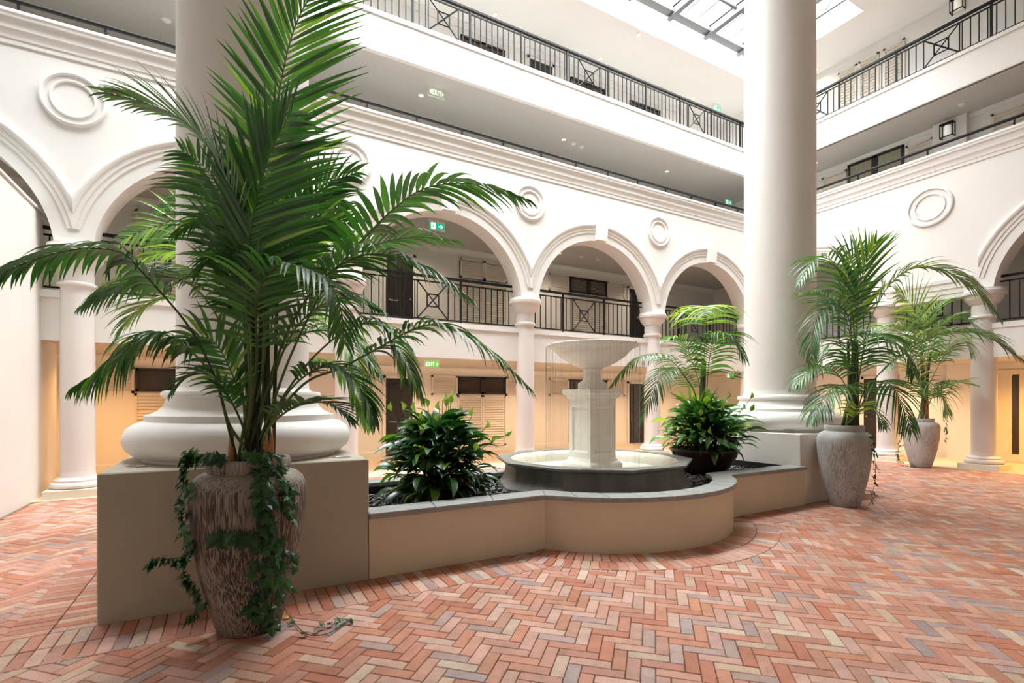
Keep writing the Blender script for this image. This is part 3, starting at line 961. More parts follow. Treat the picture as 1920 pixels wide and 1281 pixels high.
for F, s0, s1, n, z, lb in ((FA, -9, 13.7, 1.0, 7.015, 'single dark handrail on the cornice of the arcade wall'), (FB, -8, 9.7, 1.45, 6.945, 'single dark handrail on the cornice of the right wall')):
    t = thing('handrail', F(((s0 + s1) / 2, .02, z)), lb, 'railing')
    mb = MB(); mb.tube([F((s0, .02, z + .24)), F((s1, .02, z + .24))], .032, 10); mb.build('rail', M_IRON, t, 50)
    s = s0 + .3
    while s < s1:
        mb = MB(); mb.box((s - .014, .006, z - .01), (s + .014, .034, z + .23), F); mb.build('post', M_IRON, t); s += n

# ================================================================== LAMPS, SIGNS, FITTINGS
def downlight(x, y, z, lb, warm=(1, .80, .55), power=None, r=.05, grp='recessed downlights', spot=False):
    t = thing('downlight', (x, y, z), lb, 'light', grp)
    mb = MB(); mb.lathe([(r, 0), (r + .022, -.001), (r + .02, -.006), (r - .002, -.007)], 24, (x, y, z), None, False); mb.build('trim_ring', M_FIT, t, 40)
    mb = MB(); mb.lathe([(r, -.002), (.001, -.003)], 24, (x, y, z), None, False); mb.build('lens', M_LAMP, t, None, False)
    if power:
        l = bpy.data.lights.new('downlight_beam', 'SPOT'); l.energy = power; l.color = warm; l.spot_size = 2.6; l.spot_blend = .8; l.shadow_soft_size = .06
        o = bpy.data.objects.new('downlight_beam', l); o.location = (x, y, z - .03); COL.objects.link(o); o.parent = t; o.matrix_parent_inverse = Matrix.Translation((-x, -y, -z))


for k, x in enumerate((-4.0, -.1, 3.72, 7.61, 11.35)):
    downlight(x, 10.82, 8.309, ('lit downlight under the top gallery, %s' % ('out past the left partition', 'above the arch behind the near thick column', 'just left of the upper EXIT sign', 'beside the pair of smoke detectors', 'nearest the far thick column')[k]), (1, .82, .62), 30)
for k, x in enumerate((2.4, 5.86, 9.28, 13.1)):
    downlight(x, 11.36, CEIL + .099, 'lit downlight in the roof soffit above the top railing, %s' % ('beyond the palm tip', 'at the top of the picture', 'in the middle of the row', 'next to the far thick column')[k], (1, .82, .62), 25)
for k, x in enumerate((-4.1, .0, 4.1, 8.28, 12.2)):
    downlight(x, 11.97, 5.719, 'lit downlight in the first gallery ceiling, %s' % ('behind the partition', 'in the arch left of the tall palm', 'left of the running man sign', 'in the arch above the fountain', 'in the arch behind the small palm')[k], (1, .82, .62), 110)
WARM = (1, .66, .38)
for k, x in enumerate((-5.5, -2.2, 1.0, 4.4, 7.6, 10.6, 13.2)):
    downlight(x, 11.55, 2.384, 'warm downlight in the ground corridor ceiling, number %s along the arcade from the partition' % ('one', 'two', 'three', 'four', 'five', 'six', 'seven')[k], WARM if k > 1 else (1, .5, .16), 230, .06, 'ground corridor downlights')
for k, y in enumerate((1.8, 3.7, 6.6, 8.8)):
    downlight(15.1, y, 2.384, 'warm downlight in the right corridor ceiling, %s' % ('nearest the right edge of the picture', 'by the orange doorway', 'above the farther urn', 'behind the far thick column')[k], (1, .52, .12) if k < 2 else WARM, 330 if k < 2 else 200, .06, 'ground corridor downlights')
downlight(14.56, 8.27, 8.249, 'lit downlight above the right handrail, beside the thick column', (1, .82, .62), 20)
downlight(15.0, 8.5, CEIL - .001, 'lit downlight in the roof soffit right of the thick column', (1, .82, .62), 20)
downlight(14.5, 3.2, 8.249, 'lit downlight above the right handrail near the right edge', (1, .82, .62), 20)
for (x, y, z), lb in (((7.95, 10.87, 8.31), 'round smoke detector, left of the pair, under the top gallery'), ((8.24, 10.9, 8.31), 'round smoke detector, right of the pair, under the top gallery'), ((-1.02, 10.92, 8.31), 'round smoke detector above the roundel left of the near thick column'), ((9.0, 11.9, 5.72), 'round smoke detector in the arch above the fountain'), ((9.6, 11.9, 5.72), 'flat smoke detector in the arch above the fountain'), ((14.6, 5.0, 8.25), 'round smoke detector above the right handrail'), ((14.6, 4.3, CEIL), 'round smoke detector on the roof ceiling at the upper right')):
    t = thing('smoke_detector', (x, y, z), lb, 'detector', 'ceiling smoke detectors')
    mb = MB(); mb.lathe([(.06, -.001), (.06, -.015), (.05, -.03), (.03, -.042), (.001, -.044)], 20, (x, y, z), None, False); mb.build('cover', M_FIT, t, 40)
    mb = MB(); mb.lathe([(.075, 0), (.075, -.008), (.001, -.008)], 20, (x, y, z), None, False); mb.build('base', M_FIT, t, 40)

M_SGREEN = emit('exit_green', (.16, .45, .10), .9)
M_STEAL = emit('exit_teal', (.02, .42, .30), .8)
M_SPALE = emit('exit_pale_green', (.42, .50, .36), .35)
M_SWHITE = emit('exit_white', (.95, 1, .88), 1.0)
LET = {'E': [((0, 0), (.25, 1)), ((.25, .82), (.9, 1)), ((.25, .41), (.8, .59)), ((.25, 0), (.9, .18))], 'I': [((.1, 0), (.35, 1))], 'T': [((0, .82), (.9, 1)), ((.33, 0), (.57, 1))]}


def sign(x, y, z, w_, h, bg, kind, lb, hang, F=None):
    """sign facing the courtyard (-y), bottom-centre at x, z"""
    F = F or (lambda p: Vector((p[0], p[1], p[2])))
    t = thing('exit_sign', F((x, y, z)), lb, 'sign')
    mb = MB(); mb.box((x - w_ / 2, y - .012, z), (x + w_ / 2, y + .012, z + h), F); mb.build('panel', bg, t)
    mb = MB(); e = .012
    for a, b in (((x - w_ / 2 - e, y - .016, z - e), (x + w_ / 2 + e, y + .016, z)), ((x - w_ / 2 - e, y - .016, z), (x - w_ / 2, y + .016, z + h)), ((x + w_ / 2, y - .016, z), (x + w_ / 2 + e, y + .016, z + h)), ((x - w_ / 2 - e, y - .016, z + h), (x + w_ / 2 + e, y + .016, z + h + e))): mb.box(a, b, F)
    if hang:
        mb.box((x - w_ / 2 - .03, y - .03, z + h + e), (x + w_ / 2 + .03, y + .03, z + h + e + .05), F)
        for s in (-.3, .3): mb.box((x + s * w_ - .006, y - .006, z + h + e), (x + s * w_ + .006, y + .006, hang), F)
    mb.build('frame', M_FIT, t)
    mb = MB(); yy = y - .0155
    def rect(a, b): mb.box((a[0], yy, a[1]), (b[0], y - .011, b[1]), F)
    def quad(pts): mb.loft([[F((p[0], yy, p[1])) for p in pts], [F((p[0], y - .011, p[1])) for p in pts]], True, True)
    def X(x0, z0, cw, ch):
        quad([(x0, z0), (x0 + cw * .28, z0), (x0 + cw, z0 + ch), (x0 + cw * .72, z0 + ch)]); quad([(x0 + cw * .72, z0), (x0 + cw, z0), (x0 + cw * .28, z0 + ch), (x0, z0 + ch)])
    if kind.startswith('EXIT'):
        ch = h * .62; cw = w_ * .155; x0 = x - w_ * (.33 if kind == 'EXIT2' else .43); z0 = z + h * .19
        for c in 'EXIT':
            if c == 'X': X(x0, z0, cw, ch)
            else:
                for a, b in LET[c]: rect((x0 + a[0] * cw, z0 + a[1] * ch), (x0 + b[0] * cw, z0 + b[1] * ch))
            x0 += cw * (.62 if c == 'I' else 1.22)
        xr = x + w_ * .36; quad([(xr, z + h * .25), (xr + w_ * .09, z + h * .5), (xr, z + h * .75)])
        if kind == 'EXIT2': xl = x - w_ * .37; quad([(xl, z + h * .25), (xl, z + h * .75), (xl - w_ * .09, z + h * .5)])
    else:
        # doorway with running figure, then an arrow
        dx = x - w_ * .28
        rect((dx - w_ * .11, z + h * .06), (dx + w_ * .17, z + h * .94))
        ax = x + w_ * .24
        quad([(ax - w_ * .15, z + h * .44), (ax + w_ * .02, z + h * .44), (ax + w_ * .02, z + h * .56), (ax - w_ * .15, z + h * .56)])
        quad([(ax - w_ * .04, z + h * .2), (ax + .02 * w_, z + h * .2), (ax + w_ * .16, z + h * .5), (ax + w_ * .10, z + h * .5)])
        quad([(ax + w_ * .10, z + h * .5), (ax + w_ * .16, z + h * .5), (ax + .02 * w_, z + h * .8), (ax - w_ * .04, z + h * .8)])
        m2 = MB(); yf = yy - .001
        def seg(a, b, r):
            d = Vector((b[0] - a[0], b[1] - a[1])); d.normalize(); n_ = Vector((-d.y, d.x)) * r
            m2.loft([[F((p[0], q, p[1])) for p in ((a[0] + n_.x, a[1] + n_.y), (b[0] + n_.x, b[1] + n_.y), (b[0] - n_.x, b[1] - n_.y), (a[0] - n_.x, a[1] - n_.y))] for q in (yf, yy + .001)], True, True)
        g = lambda u_, v_: (dx + w_ * u_, z + h * v_)
        seg(g(.06, .72), g(.0, .42), h * .055); seg(g(.0, .44), g(.08, .26), h * .04); seg(g(.08, .26), g(.05, .1), h * .035); seg(g(0, .44), g(-.06, .24), h * .04); seg(g(-.06, .24), g(-.10, .22), h * .035)
        seg(g(.05, .68), g(.12, .52), h * .03); seg(g(.04, .68), g(-.04, .58), h * .03)
        m2.loft([[F((dx + w_ * .085 + h * .07 * math.cos(2 * pi * i / 10), q, z + h * .84 + h * .07 * math.sin(2 * pi * i / 10))) for i in range(10)] for q in (yf, yy + .001)], True, True)
        m2.build('running_figure', bg, t)
    mb.build('lettering', M_SWHITE, t)
    return t


sign(3.93, 10.42, 8.125, .36, .17, M_SPALE, 'EXIT2', 'pale green EXIT sign with two arrows under the top gallery', None)
sign(4.235, 11.2, 5.485, .37, .17, M_STEAL, 'MAN', 'teal running man sign with arrow in the arch left of the fountain', 5.72)
sign(3.81, 10.4, 2.19, .32, .14, M_SGREEN, 'EXIT1', 'green EXIT sign over the corridor above the left lily', 2.385)
sign(14.1, 11.24, 11.08, .30, .16, M_STEAL, 'MAN', 'small teal running man sign behind the top railing beside the thick column', CEIL + .1)
sign(14.75, 11.3, 8.12, .30, .16, M_STEAL, 'MAN', 'small teal running man sign above the arcade handrail beside the thick column', None)
sign(13.76, 10.5, 2.20, .30, .14, M_STEAL, 'MAN', 'small running man sign in the ground corridor behind the small palm', 2.39)
for x, lb in ((6.5, 'small white spot fitting hanging below the skylight edge'),):
    t = thing('spot_fitting', (x + 2.9, 9.95, CEIL), lb, 'light')
    mb = MB(); mb.lathe([(.03, 0), (.03, -.02), (.012, -.025), (.012, -.06)], 14, (x + 2.9, 9.95, CEIL)); mb.build('stem', M_FIT, t, 40)
    mb = MB(); mb.lathe([(.035, -.05), (.04, -.06), (.04, -.13), (.03, -.14)], 16, (x + 2.9, 9.95, CEIL)); mb.build('head', M_FIT, t, 40)


def lantern(x, y, z, lb):
    """box lantern on a wall facing -x"""
    t = thing('wall_lantern', (x, y, z), lb, 'light', 'wall lanterns on the right side')
    a, b, h, e = .13, .16, .34, .014
    mb = MB()
    for yy in (-a, a - e):
        for xx in (-b, -e): mb.box((x + xx, y + yy, z), (x + xx + e, y + yy + e, z + h))
    for zz in (0, h - e * 1.6):
        mb.box((x - b, y - a, z + zz), (x - b + e, y + a, z + zz + e * 1.6)); mb.box((x - b, y - a, z + zz), (x, y - a + e, z + zz + e * 1.6)); mb.box((x - b, y + a - e, z + zz), (x, y + a, z + zz + e * 1.6))
    mb.box((x - b, y - a, z + h - .006), (x, y + a, z + h))
    mb.build('frame', M_IRON, t)
    mb = MB(); mb.box((x - .008, y - a * .8, z + .03), (x, y + a * .8, z + h - .03)); mb.build('back_plate', M_FIT, t)
    mb = MB(); mb.lathe([(.045, .05), (.06, .08), (.06, .26), (.045, .29)], 16, (x - b * .5, y, z)); mb.build('opal_shade', M_GLOWOPAL, t, 40)


lantern(X2 - .18, 5.43, 7.80, 'box wall lantern on the pilaster above the right handrail')
lantern(X2, 5.30, 10.82, 'box wall lantern at the top right behind the top railing')
lantern(16.2, 5.85, 1.60, 'dark box wall lantern on the corridor wall above the farther urn')
t = thing('switch_plate', (16.2, 4.92, 1.55), 'pair of dark switch plates beside the orange doorway', 'switch')
for z in (1.50, 1.60):
    mb = MB(); mb.cbox((16.185, 4.88, z), (16.199, 4.98, z + .05), .004); mb.build('plate', M_DOOR, t)
#@@PART4
# ================================================================== URNS
M_URN = None
def urnmat(name, c_lo, c_hi, c_dark, cover):
    m = mat(name, c_hi, .62)
    N, L = m.node_tree.nodes, m.node_tree.links
    b = N['Principled BSDF']
    tc = N.new('ShaderNodeTexCoord')
    def noise(scale, stretch, det=6):
        mp = N.new('ShaderNodeMapping'); mp.inputs['Scale'].default_value = stretch
        L.new(tc.outputs['Object'], mp.inputs[0])
        n = N.new('ShaderNodeTexNoise'); n.inputs['Scale'].default_value = scale; n.inputs['Detail'].default_value = det
        L.new(mp.outputs[0], n.inputs['Vector']); return n
    def ramp(src, lo, hi, a, bcol):
        r = N.new('ShaderNodeValToRGB'); r.color_ramp.elements[0].position = lo; r.color_ramp.elements[1].position = hi
        r.color_ramp.elements[0].color = (*a, 1); r.color_ramp.elements[1].color = (*bcol, 1); L.new(src, r.inputs[0]); return r
    base = ramp(noise(5, (1, 1, .6)).outputs[0], .35, .68, c_lo, c_hi)
    streak = noise(135, (1, 1, .02), 3)
    blot = noise(2.4, (1, 1, .45), 6)
    ad = N.new('ShaderNodeMath'); ad.operation = 'MULTIPLY_ADD'; ad.inputs[1].default_value = .55
    L.new(blot.outputs[0], ad.inputs[0]); L.new(streak.outputs[0], ad.inputs[2])
    sz = N.new('ShaderNodeSeparateXYZ'); L.new(tc.outputs['Object'], sz.inputs[0])
    mr = N.new('ShaderNodeMapRange'); mr.inputs['From Min'].default_value = .78; mr.inputs['From Max'].default_value = 1.0; mr.inputs['To Max'].default_value = -.12
    L.new(sz.outputs['Z'], mr.inputs['Value'])
    a2 = N.new('ShaderNodeMath'); a2.operation = 'ADD'; L.new(ad.outputs[0], a2.inputs[0]); L.new(mr.outputs[0], a2.inputs[1])
    msk = ramp(a2.outputs[0], cover - .08, cover + .09, (0, 0, 0), (1, 1, 1))
    mx = N.new('ShaderNodeMix'); mx.data_type = 'RGBA'
    L.new(msk.outputs[0], mx.inputs[0]); L.new(base.outputs[0], mx.inputs[6]); mx.inputs[7].default_value = (*c_dark, 1)
    L.new(mx.outputs[2], b.inputs['Base Color'])
    bp = N.new('ShaderNodeBump'); bp.inputs['Strength'].default_value = .5; bp.inputs['Distance'].default_value = .006
    L.new(streak.outputs[0], bp.inputs['Height']); L.new(bp.outputs[0], b.inputs['Normal'])
    return m


M_URN1 = urnmat('weathered_brown_urn', (.24, .195, .16), (.36, .31, .265), (.045, .027, .02), .76)
M_URN2 = urnmat('weathered_grey_urn', (.40, .39, .385), (.53, .52, .51), (.20, .19, .19), .86)
URN = [(.172, 0), (.188, .012), (.236, .19), (.287, .40), (.318, .60), (.334, .78), (.339, .86), (.336, .91), (.318, .955), (.285, .985), (.255, .998), (.240, 1.004), (.238, 1.02), (.243, 1.03), (.243, 1.075), (.236, 1.085), (.218, 1.085), (.214, 1.06), (.214, 1.0)]


def urn(c, m, label, k=1.0, h=1.0):
    t = thing('urn_planter', (c[0], c[1], 0), label, 'pot', 'tall weathered urns with palms')
    mb = MB(); mb.lathe([(r * k, z * h + .002) for r, z in URN], 64, (c[0], c[1], 0), None, False)
    mb.face(list(range(63, -1, -1)))
    o = mb.build('body', m, t, 40)
    mb = MB(); mb.lathe([(.216 * k, 1.02 * h), (.12 * k, 1.035 * h), (.001, 1.04 * h)], 32, (c[0], c[1], 0), None, False); mb.build('soil', M_SOIL, t, 40, False)


U1, U2, U3 = (.103, 3.65), (7.425, 3.83), (13.25, 5.25)
urn(U1, M_URN1, 'tall brown streaked urn with trailing ivy in front of the near plinth')
urn(U2, M_URN2, 'tall grey weathered urn beside the far plinth', 0.98, 1.03)
urn(U3, M_URN2, 'grey weathered urn farther back by the right arcade', .98, .99)
urn((.95, 6.75), M_URN2, 'grey urn standing behind the thick near column', .95, .86)

# ================================================================== PALMS
GREEN = [(.018, .085, .014), (.024, .11, .018), (.033, .135, .022), (.02, .075, .018), (.045, .16, .025)]
LITE = [(.09, .22, .03), (.13, .27, .04), (.18, .32, .045), (.07, .19, .03)]


class Palm:
    def __init__(s, loc, label, group='potted kentia palms', keep=300, mul=(1, 1, 1), wm=1, nm=1):
        s.mul, s.wm, s.nm = mul, wm, nm
        s.t = thing('kentia_palm', loc, label, 'palm', group)
        s.loc = Vector(loc); s.leaves = []; s.keep = keep; s.fr = []

    def frond(s, path, llen, n=34, hint=None, droop=.55, a0=68, a1=28, start=.35, lite=0, base=None, wid=.036, rad=.010, vee=.35, fold=.0, tipk=.45, seed=0, asym=0, vend=None):
        """path: (u, v, distance) of the photograph; leaflets from start to tip on both sides"""
        n = max(3, round(n * s.nm)); wid *= s.wm
        rr = random.Random(seed * 77 + len(s.fr) * 13 + 5)
        P = [at(*p) for p in path]
        b = base or (s.loc + Vector((rr.uniform(-.07, .07), rr.uniform(-.07, .07), -.01)))
        if base != 'none': P = [Vector(b)] + P
        pts, ln = smoothpath(P, 46)
        mb = MB()
        c = rr.choice([(.05, .085, .02), (.035, .06, .018), (.075, .10, .03)]) if not lite else (.12, .18, .04)
        mb.col = c
        mb.tube(pts, [rad * (1 - .82 * (k / 45) ** .8) + .0008 for k in range(46)], 6)
        fo = mb.build('frond', M_STEM, s.t, 60)
        idx = len(s.fr); s.fr.append(fo)
        for k in range(n):
            u = (k + rr.uniform(-.15, .15)) / (n - 1); u = min(max(u, 0), 1)
            f = (start + (1 - start) * u) * 45
            i = min(int(f), 44); q = pts[i].lerp(pts[i + 1], f - i)
            T = (pts[min(i + 2, 45)] - pts[max(i - 1, 0)]).normalized()
            if hint is None: H = Vector((0, 0, 1))
            else: H = Vector(hint)
            S = T.cross(H)
            if S.length < .15: S = T.cross(Vector((-SN, -CS, .2)))
            S.normalize(); Nn = S.cross(T).normalized()
            prof = (.62 + .38 * math.sin(pi * min(1, u * .9 + .12))) * (1 if u < .6 else 1 - (1 - tipk) * ((u - .6) / .4) ** 1.3)
            A = math.radians(a0 + (a1 - a0) * u ** 1.2)
            for sd in (-1, 1):
                L = llen * prof * rr.uniform(.9, 1.08)
                ang_ = A + rr.uniform(-.07, .07) + sd * asym
                d = (T * math.cos(ang_) + S * sd * math.sin(ang_) + Nn * ((vee + ((vee * .25 if vend is None else vend) - vee) * u ** .7) + rr.uniform(-.1, .1)) * math.sin(ang_)).normalized()
                g = rr.choice(LITE if rr.random() < lite else GREEN); j = rr.uniform(.8, 1.2)
                col = tuple(x * j * m_ for x, m_ in zip(g, s.mul))
                s.leaflet(idx, q, d, Nn, L, wid * rr.uniform(.85, 1.15) * (.75 + .25 * prof), droop * rr.uniform(.75, 1.25), col)

    def leaflet(s, idx, p, d, Nn, L, w, droop, col):
        v, f = [], []
        n = 6
        W = (.35, .85, 1.0, .9, .66, .36, .02)
        q = p.copy(); dd = d.copy(); area = 0
        for k in range(n + 1):
            side = dd.cross(Nn)
            if side.length < .05: side = dd.cross(Vector((1, 0, 0)))
            side.normalize(); up = side.cross(dd).normalized()
            ww = w * W[k] * .5
            v += [q - side * ww + up * ww * .45, q, q + side * ww + up * ww * .45]
            if k < n:
                t = (k + 1) / n
                dd = (dd + Vector((0, 0, -1)) * droop * .42 * t ** 1.2).normalized()
                q = q + dd * (L / n)
        for k in range(n):
            a = k * 3
            f += [(a, a + 1, a + 4, a + 3), (a + 1, a + 2, a + 5, a + 4)]
        u0, v0, d0 = pr(p); u1, v1, d1 = pr(q)
        size = math.hypot(u1 - u0, v1 - v0) if -80 < u0 < 2000 and -80 < v0 < 1360 else 0
        s.leaves.append((size, idx, v, f, col))

    def done(s):
        s.leaves.sort(key=lambda a: -a[0])
        rest = {}
        for k, (size, idx, v, f, col) in enumerate(s.leaves):
            if k < s.keep:
                mb = MB(); mb.v = [tuple(p) for p in v]; mb.f = f; mb.c = [col] * len(f)
                mb.build('leaflet', M_LEAF, s.fr[idx], 80, False)
            else:
                mb = rest.setdefault(idx, MB()); b = len(mb.v)
                mb.v += [tuple(p) for p in v]; mb.f += [tuple(b + i for i in q) for q in f]; mb.c += [col] * len(f)
        for idx, mb in rest.items():
            o = mb.build('leaflets', M_LEAF, s.fr[idx], 80, False); o['kind'] = 'stuff'

    def cane(s, path, r, col=(.03, .04, .02)):
        P = [at(*p) if len(p) == 3 else Vector(p) for p in path]
        pts, ln = smoothpath(P, 14)
        mb = MB(); mb.col = col; mb.tube(pts, [r * (1.15 - .4 * k / 13) for k in range(14)], 10); mb.build('cane', M_STEM, s.t, 60)

    def sheath(s, u, v0, v1, d, w):
        mb = MB(); rr = random.Random(int(u))
        for k in range(4):
            mb.col = rr.choice([(.45, .17, .05), (.35, .13, .05), (.5, .24, .09)])
            a = at(u + rr.uniform(-w, w), v0, d - .03); b = at(u + rr.uniform(-w, w), v1 + rr.uniform(0, 20), d - .02)
            mb.tube([a, a.lerp(b, .5), b], [.016, .012, .002], 6)
        o = mb.build('husk', M_STEM, s.t, 60); o['kind'] = 'stuff'


TC = (-SN, -CS, .35)       # towards the courtyard front
p1 = Palm((U1[0], U1[1], 1.05), 'tallest kentia palm, in the brown ivy covered urn', wm=.74, nm=1.06)
F = p1.frond
# two upright fronds
F([(492, 760, 3.2), (500, 560, 3.22), (508, 360, 3.25), (522, 190, 3.28), (545, 75, 3.3), (578, 0, 3.3), (640, -75, 3.2)], .64, 40, TC, .10, 58, 32, .50, .25, wid=.046, vee=.12, rad=.013, tipk=.6, asym=.17)
F([(470, 760, 3.05), (462, 600, 3.0), (465, 470, 2.97), (484, 360, 2.95), (508, 285, 2.93), (534, 232, 2.9), (546, 212, 2.86)], .58, 46, TC, .14, 54, 36, .48, .03, wid=.040, vee=.05, rad=.012, tipk=.65, asym=.22)
# left upper
F([(468, 700, 3.1), (452, 500, 3.05), (425, 350, 3.0), (385, 268, 2.95), (330, 218, 2.9), (262, 190, 2.85), (205, 176, 2.8)], .42, 40, (0, 0, 1), .35, 55, 18, .55, .05, vee=.15, tipk=.5)
F([(466, 640, 3.15), (450, 470, 3.2), (418, 370, 3.25), (380, 310, 3.3), (345, 285, 3.3)], .50, 30, TC, .3, 62, 30, .55, .05, vee=.1)
# far left arching frond
F([(428, 800, 3.0), (402, 705, 2.9), (352, 610, 2.78), (268, 512, 2.6), (228, 474, 2.55), (160, 466, 2.5), (80, 482, 2.45), (5, 512, 2.4)], .30, 26, (0, 0, 1), .9, 66, 22, .60, .0, wid=.046, vee=.05, tipk=.75)
F([(432, 800, 3.02), (408, 720, 2.95), (372, 672, 2.88), (325, 634, 2.8), (285, 628, 2.76), (240, 655, 2.72), (190, 698, 2.68), (150, 722, 2.66)], .36, 36, (0, 0, 1), 1.3, 62, 20, .55, .2, vee=.0, tipk=.5)
F([(470, 700, 3.3), (448, 580, 3.32), (418, 540, 3.32), (368, 512, 3.3), (315, 508, 3.25), (262, 528, 3.2)], .34, 34, (0, 0, 1), .9, 60, 24, .52, .35, vee=.1)
F([(452, 720, 3.2), (405, 590, 3.25), (350, 530, 3.2), (290, 520, 3.15), (225, 535, 3.1), (160, 572, 3.05)], .34, 30, (0, 0, 1), .8, 50, 16, .6, .05, vee=.1)
# small mid-left ones
F([(462, 780, 3.1), (430, 690, 3.12), (400, 640, 3.12), (360, 632, 3.12), (330, 650, 3.1)], .30, 20, TC, .5, 60, 25, .45, .2)
F([(455, 800, 3.0), (420, 730, 2.98), (388, 702, 2.96), (350, 708, 2.94), (325, 735, 2.92)], .24, 20, (0, 0, 1), .5, 60, 25, .5)
F([(470, 620, 3.1), (440, 440, 3.1), (405, 408, 3.08), (365, 415, 3.06), (330, 440, 3.04)], .26, 26, (0, 0, 1), .7, 62, 25, .6, .05)
F([(480, 640, 3.05), (470, 500, 3.0), (440, 470, 2.95), (400, 480, 2.9), (370, 510, 2.88)], .30, 22, (0, 0, 1), .5, 60, 25, .62)
# right side
F([(500, 790, 3.15), (548, 660, 3.1), (620, 520, 3.0), (690, 440, 2.92), (737, 393, 2.88), (790, 356, 2.84), (850, 344, 2.8), (920, 350, 2.75), (985, 374, 2.7)], .34, 28, (0, 0, 1), .45, 74, 10, .56, .03, wid=.054, vee=.75, vend=-.6, tipk=.5)
F([(505, 800, 3.15), (570, 720, 3.1), (640, 690, 3.05), (707, 654, 3.0), (783, 614, 2.95), (835, 613, 2.9), (900, 645, 2.86), (955, 690, 2.82), (988, 724, 2.8)], .32, 34, (0, 0, 1), .8, 64, 14, .5, .06, wid=.034, vee=.2, tipk=.5)
F([(492, 760, 3.1), (540, 620, 3.0), (600, 530, 2.9), (655, 488, 2.82), (715, 476, 2.78), (780, 494, 2.74), (838, 526, 2.7), (880, 560, 2.68)], .36, 34, (0, 0, 1), .7, 62, 20, .52, .0, wid=.038, vee=.2)
F([(494, 740, 3.2), (550, 600, 3.25), (620, 510, 3.3), (690, 465, 3.3), (770, 445, 3.3), (850, 452, 3.3)], .38, 30, (0, 0, 1), .5, 58, 22, .5, .05)
F([(480, 700, 2.85), (482, 560, 2.7), (520, 500, 2.62), (575, 505, 2.55), (620, 535, 2.5), (640, 585, 2.46), (645, 640, 2.44)], .40, 34, (0, 0, 1), .5, 62, 28, .42, .0, wid=.028, vee=-.05)
F([(498, 700, 3.25), (520, 540, 3.35), (560, 420, 3.4), (610, 350, 3.42), (665, 325, 3.4)], .46, 34, TC, .35, 62, 26, .5, .12)
F([(492, 700, 3.15), (505, 540, 3.15), (545, 450, 3.15), (600, 415, 3.12), (660, 420, 3.1)], .42, 34, TC, .4, 62, 28, .5, .1)
F([(505, 790, 3.2), (570, 690, 3.25), (640, 625, 3.28), (695, 606, 3.28), (730, 625, 3.25), (762, 680, 3.2), (788, 742, 3.16)], .34, 32, (0, 0, 1), 1.2, 58, 18, .5, .3)
F([(505, 800, 3.1), (545, 730, 3.05), (600, 690, 3.0), (650, 700, 2.95), (682, 740, 2.92), (700, 790, 2.9)], .30, 26, (0, 0, 1), .7, 58, 20, .5, .05)
F([(500, 810, 3.05), (540, 770, 3.0), (580, 755, 2.95), (625, 760, 2.9), (660, 790, 2.88)], .26, 24, (0, 0, 1), .3, 66, 30, .45, .02)
F([(498, 760, 3.2), (540, 640, 3.2), (590, 580, 3.2), (650, 560, 3.2), (710, 580, 3.16)], .36, 28, (0, 0, 1), .8, 60, 22, .5, .1)
F([(495, 770, 3.3), (530, 660, 3.4), (590, 620, 3.45), (660, 640, 3.45), (710, 700, 3.42)], .34, 28, (0, 0, 1), .8, 60, 22, .5, .25)
F([(488, 720, 3.35), (500, 520, 3.5), (530, 400, 3.55), (580, 370, 3.55), (640, 390, 3.5)], .42, 30, TC, .4, 62, 26, .5, .1)
F([(478, 720, 3.25), (470, 520, 3.3), (440, 420, 3.35), (400, 370, 3.35)], .40, 28, TC, .4, 62, 28, .5, .05)
for u0, u1, r in ((470, 458, .018), (486, 470, .020), (502, 500, .019), (478, 492, .015), (512, 520, .012)):
    p1.cane([(u0, 862, 3.19), ((u0 + u1) / 2, 700, 3.18), (u1, 520, 3.15)], r, (.030, .048, .018) if u0 != 486 else (.02, .016, .012))
for u in (436, 496, 506): p1.sheath(u, 870, 800, 3.12, 6)
p1.done()

p5 = Palm((.95, 6.75, .90), 'kentia palm growing behind the thick near column', keep=160, wm=1.3, nm=1.3)
b5 = Vector((.95, 6.75, .88))
F = lambda *a, **k: p5.frond(*a, base=b5, **k)
F([(455, 560, 6.2), (420, 450, 6.2), (345, 415, 6.1), (290, 425, 6.0), (240, 445, 5.9)], .75, 30, TC, .25, 66, 34, .40, .9, vee=.1)
F([(450, 600, 6.2), (400, 490, 6.2), (340, 470, 6.1), (280, 480, 6.0), (235, 500, 5.9)], .60, 30, (0, 0, 1), .5, 60, 30, .45, .7, vee=.1)
F([(440, 640, 6.2), (380, 590, 6.1), (310, 560, 6.0), (250, 590, 5.9), (215, 640, 5.8)], .60, 30, (0, 0, 1), .6, 60, 25, .5, .5)
F([(520, 560, 6.3), (570, 480, 6.3), (620, 440, 6.3), (670, 455, 6.3), (700, 500, 6.3)], .55, 28, (0, 0, 1), .6, 60, 25, .5, .7)
F([(540, 640, 6.2), (590, 600, 6.2), (640, 610, 6.1), (670, 680, 6.0), (685, 760, 6.0)], .55, 28, (0, 0, 1), .8, 60, 25, .45, .9)
F([(560, 700, 6.2), (610, 680, 6.2), (660, 720, 6.1), (690, 800, 6.0)], .5, 26, (0, 0, 1), .8, 60, 25, .45, .95)
F([(470, 500, 6.3), (400, 380, 6.4), (350, 370, 6.4), (300, 395, 6.3)], .5, 24, TC, .4, 62, 28, .5, .8)
p5.done()

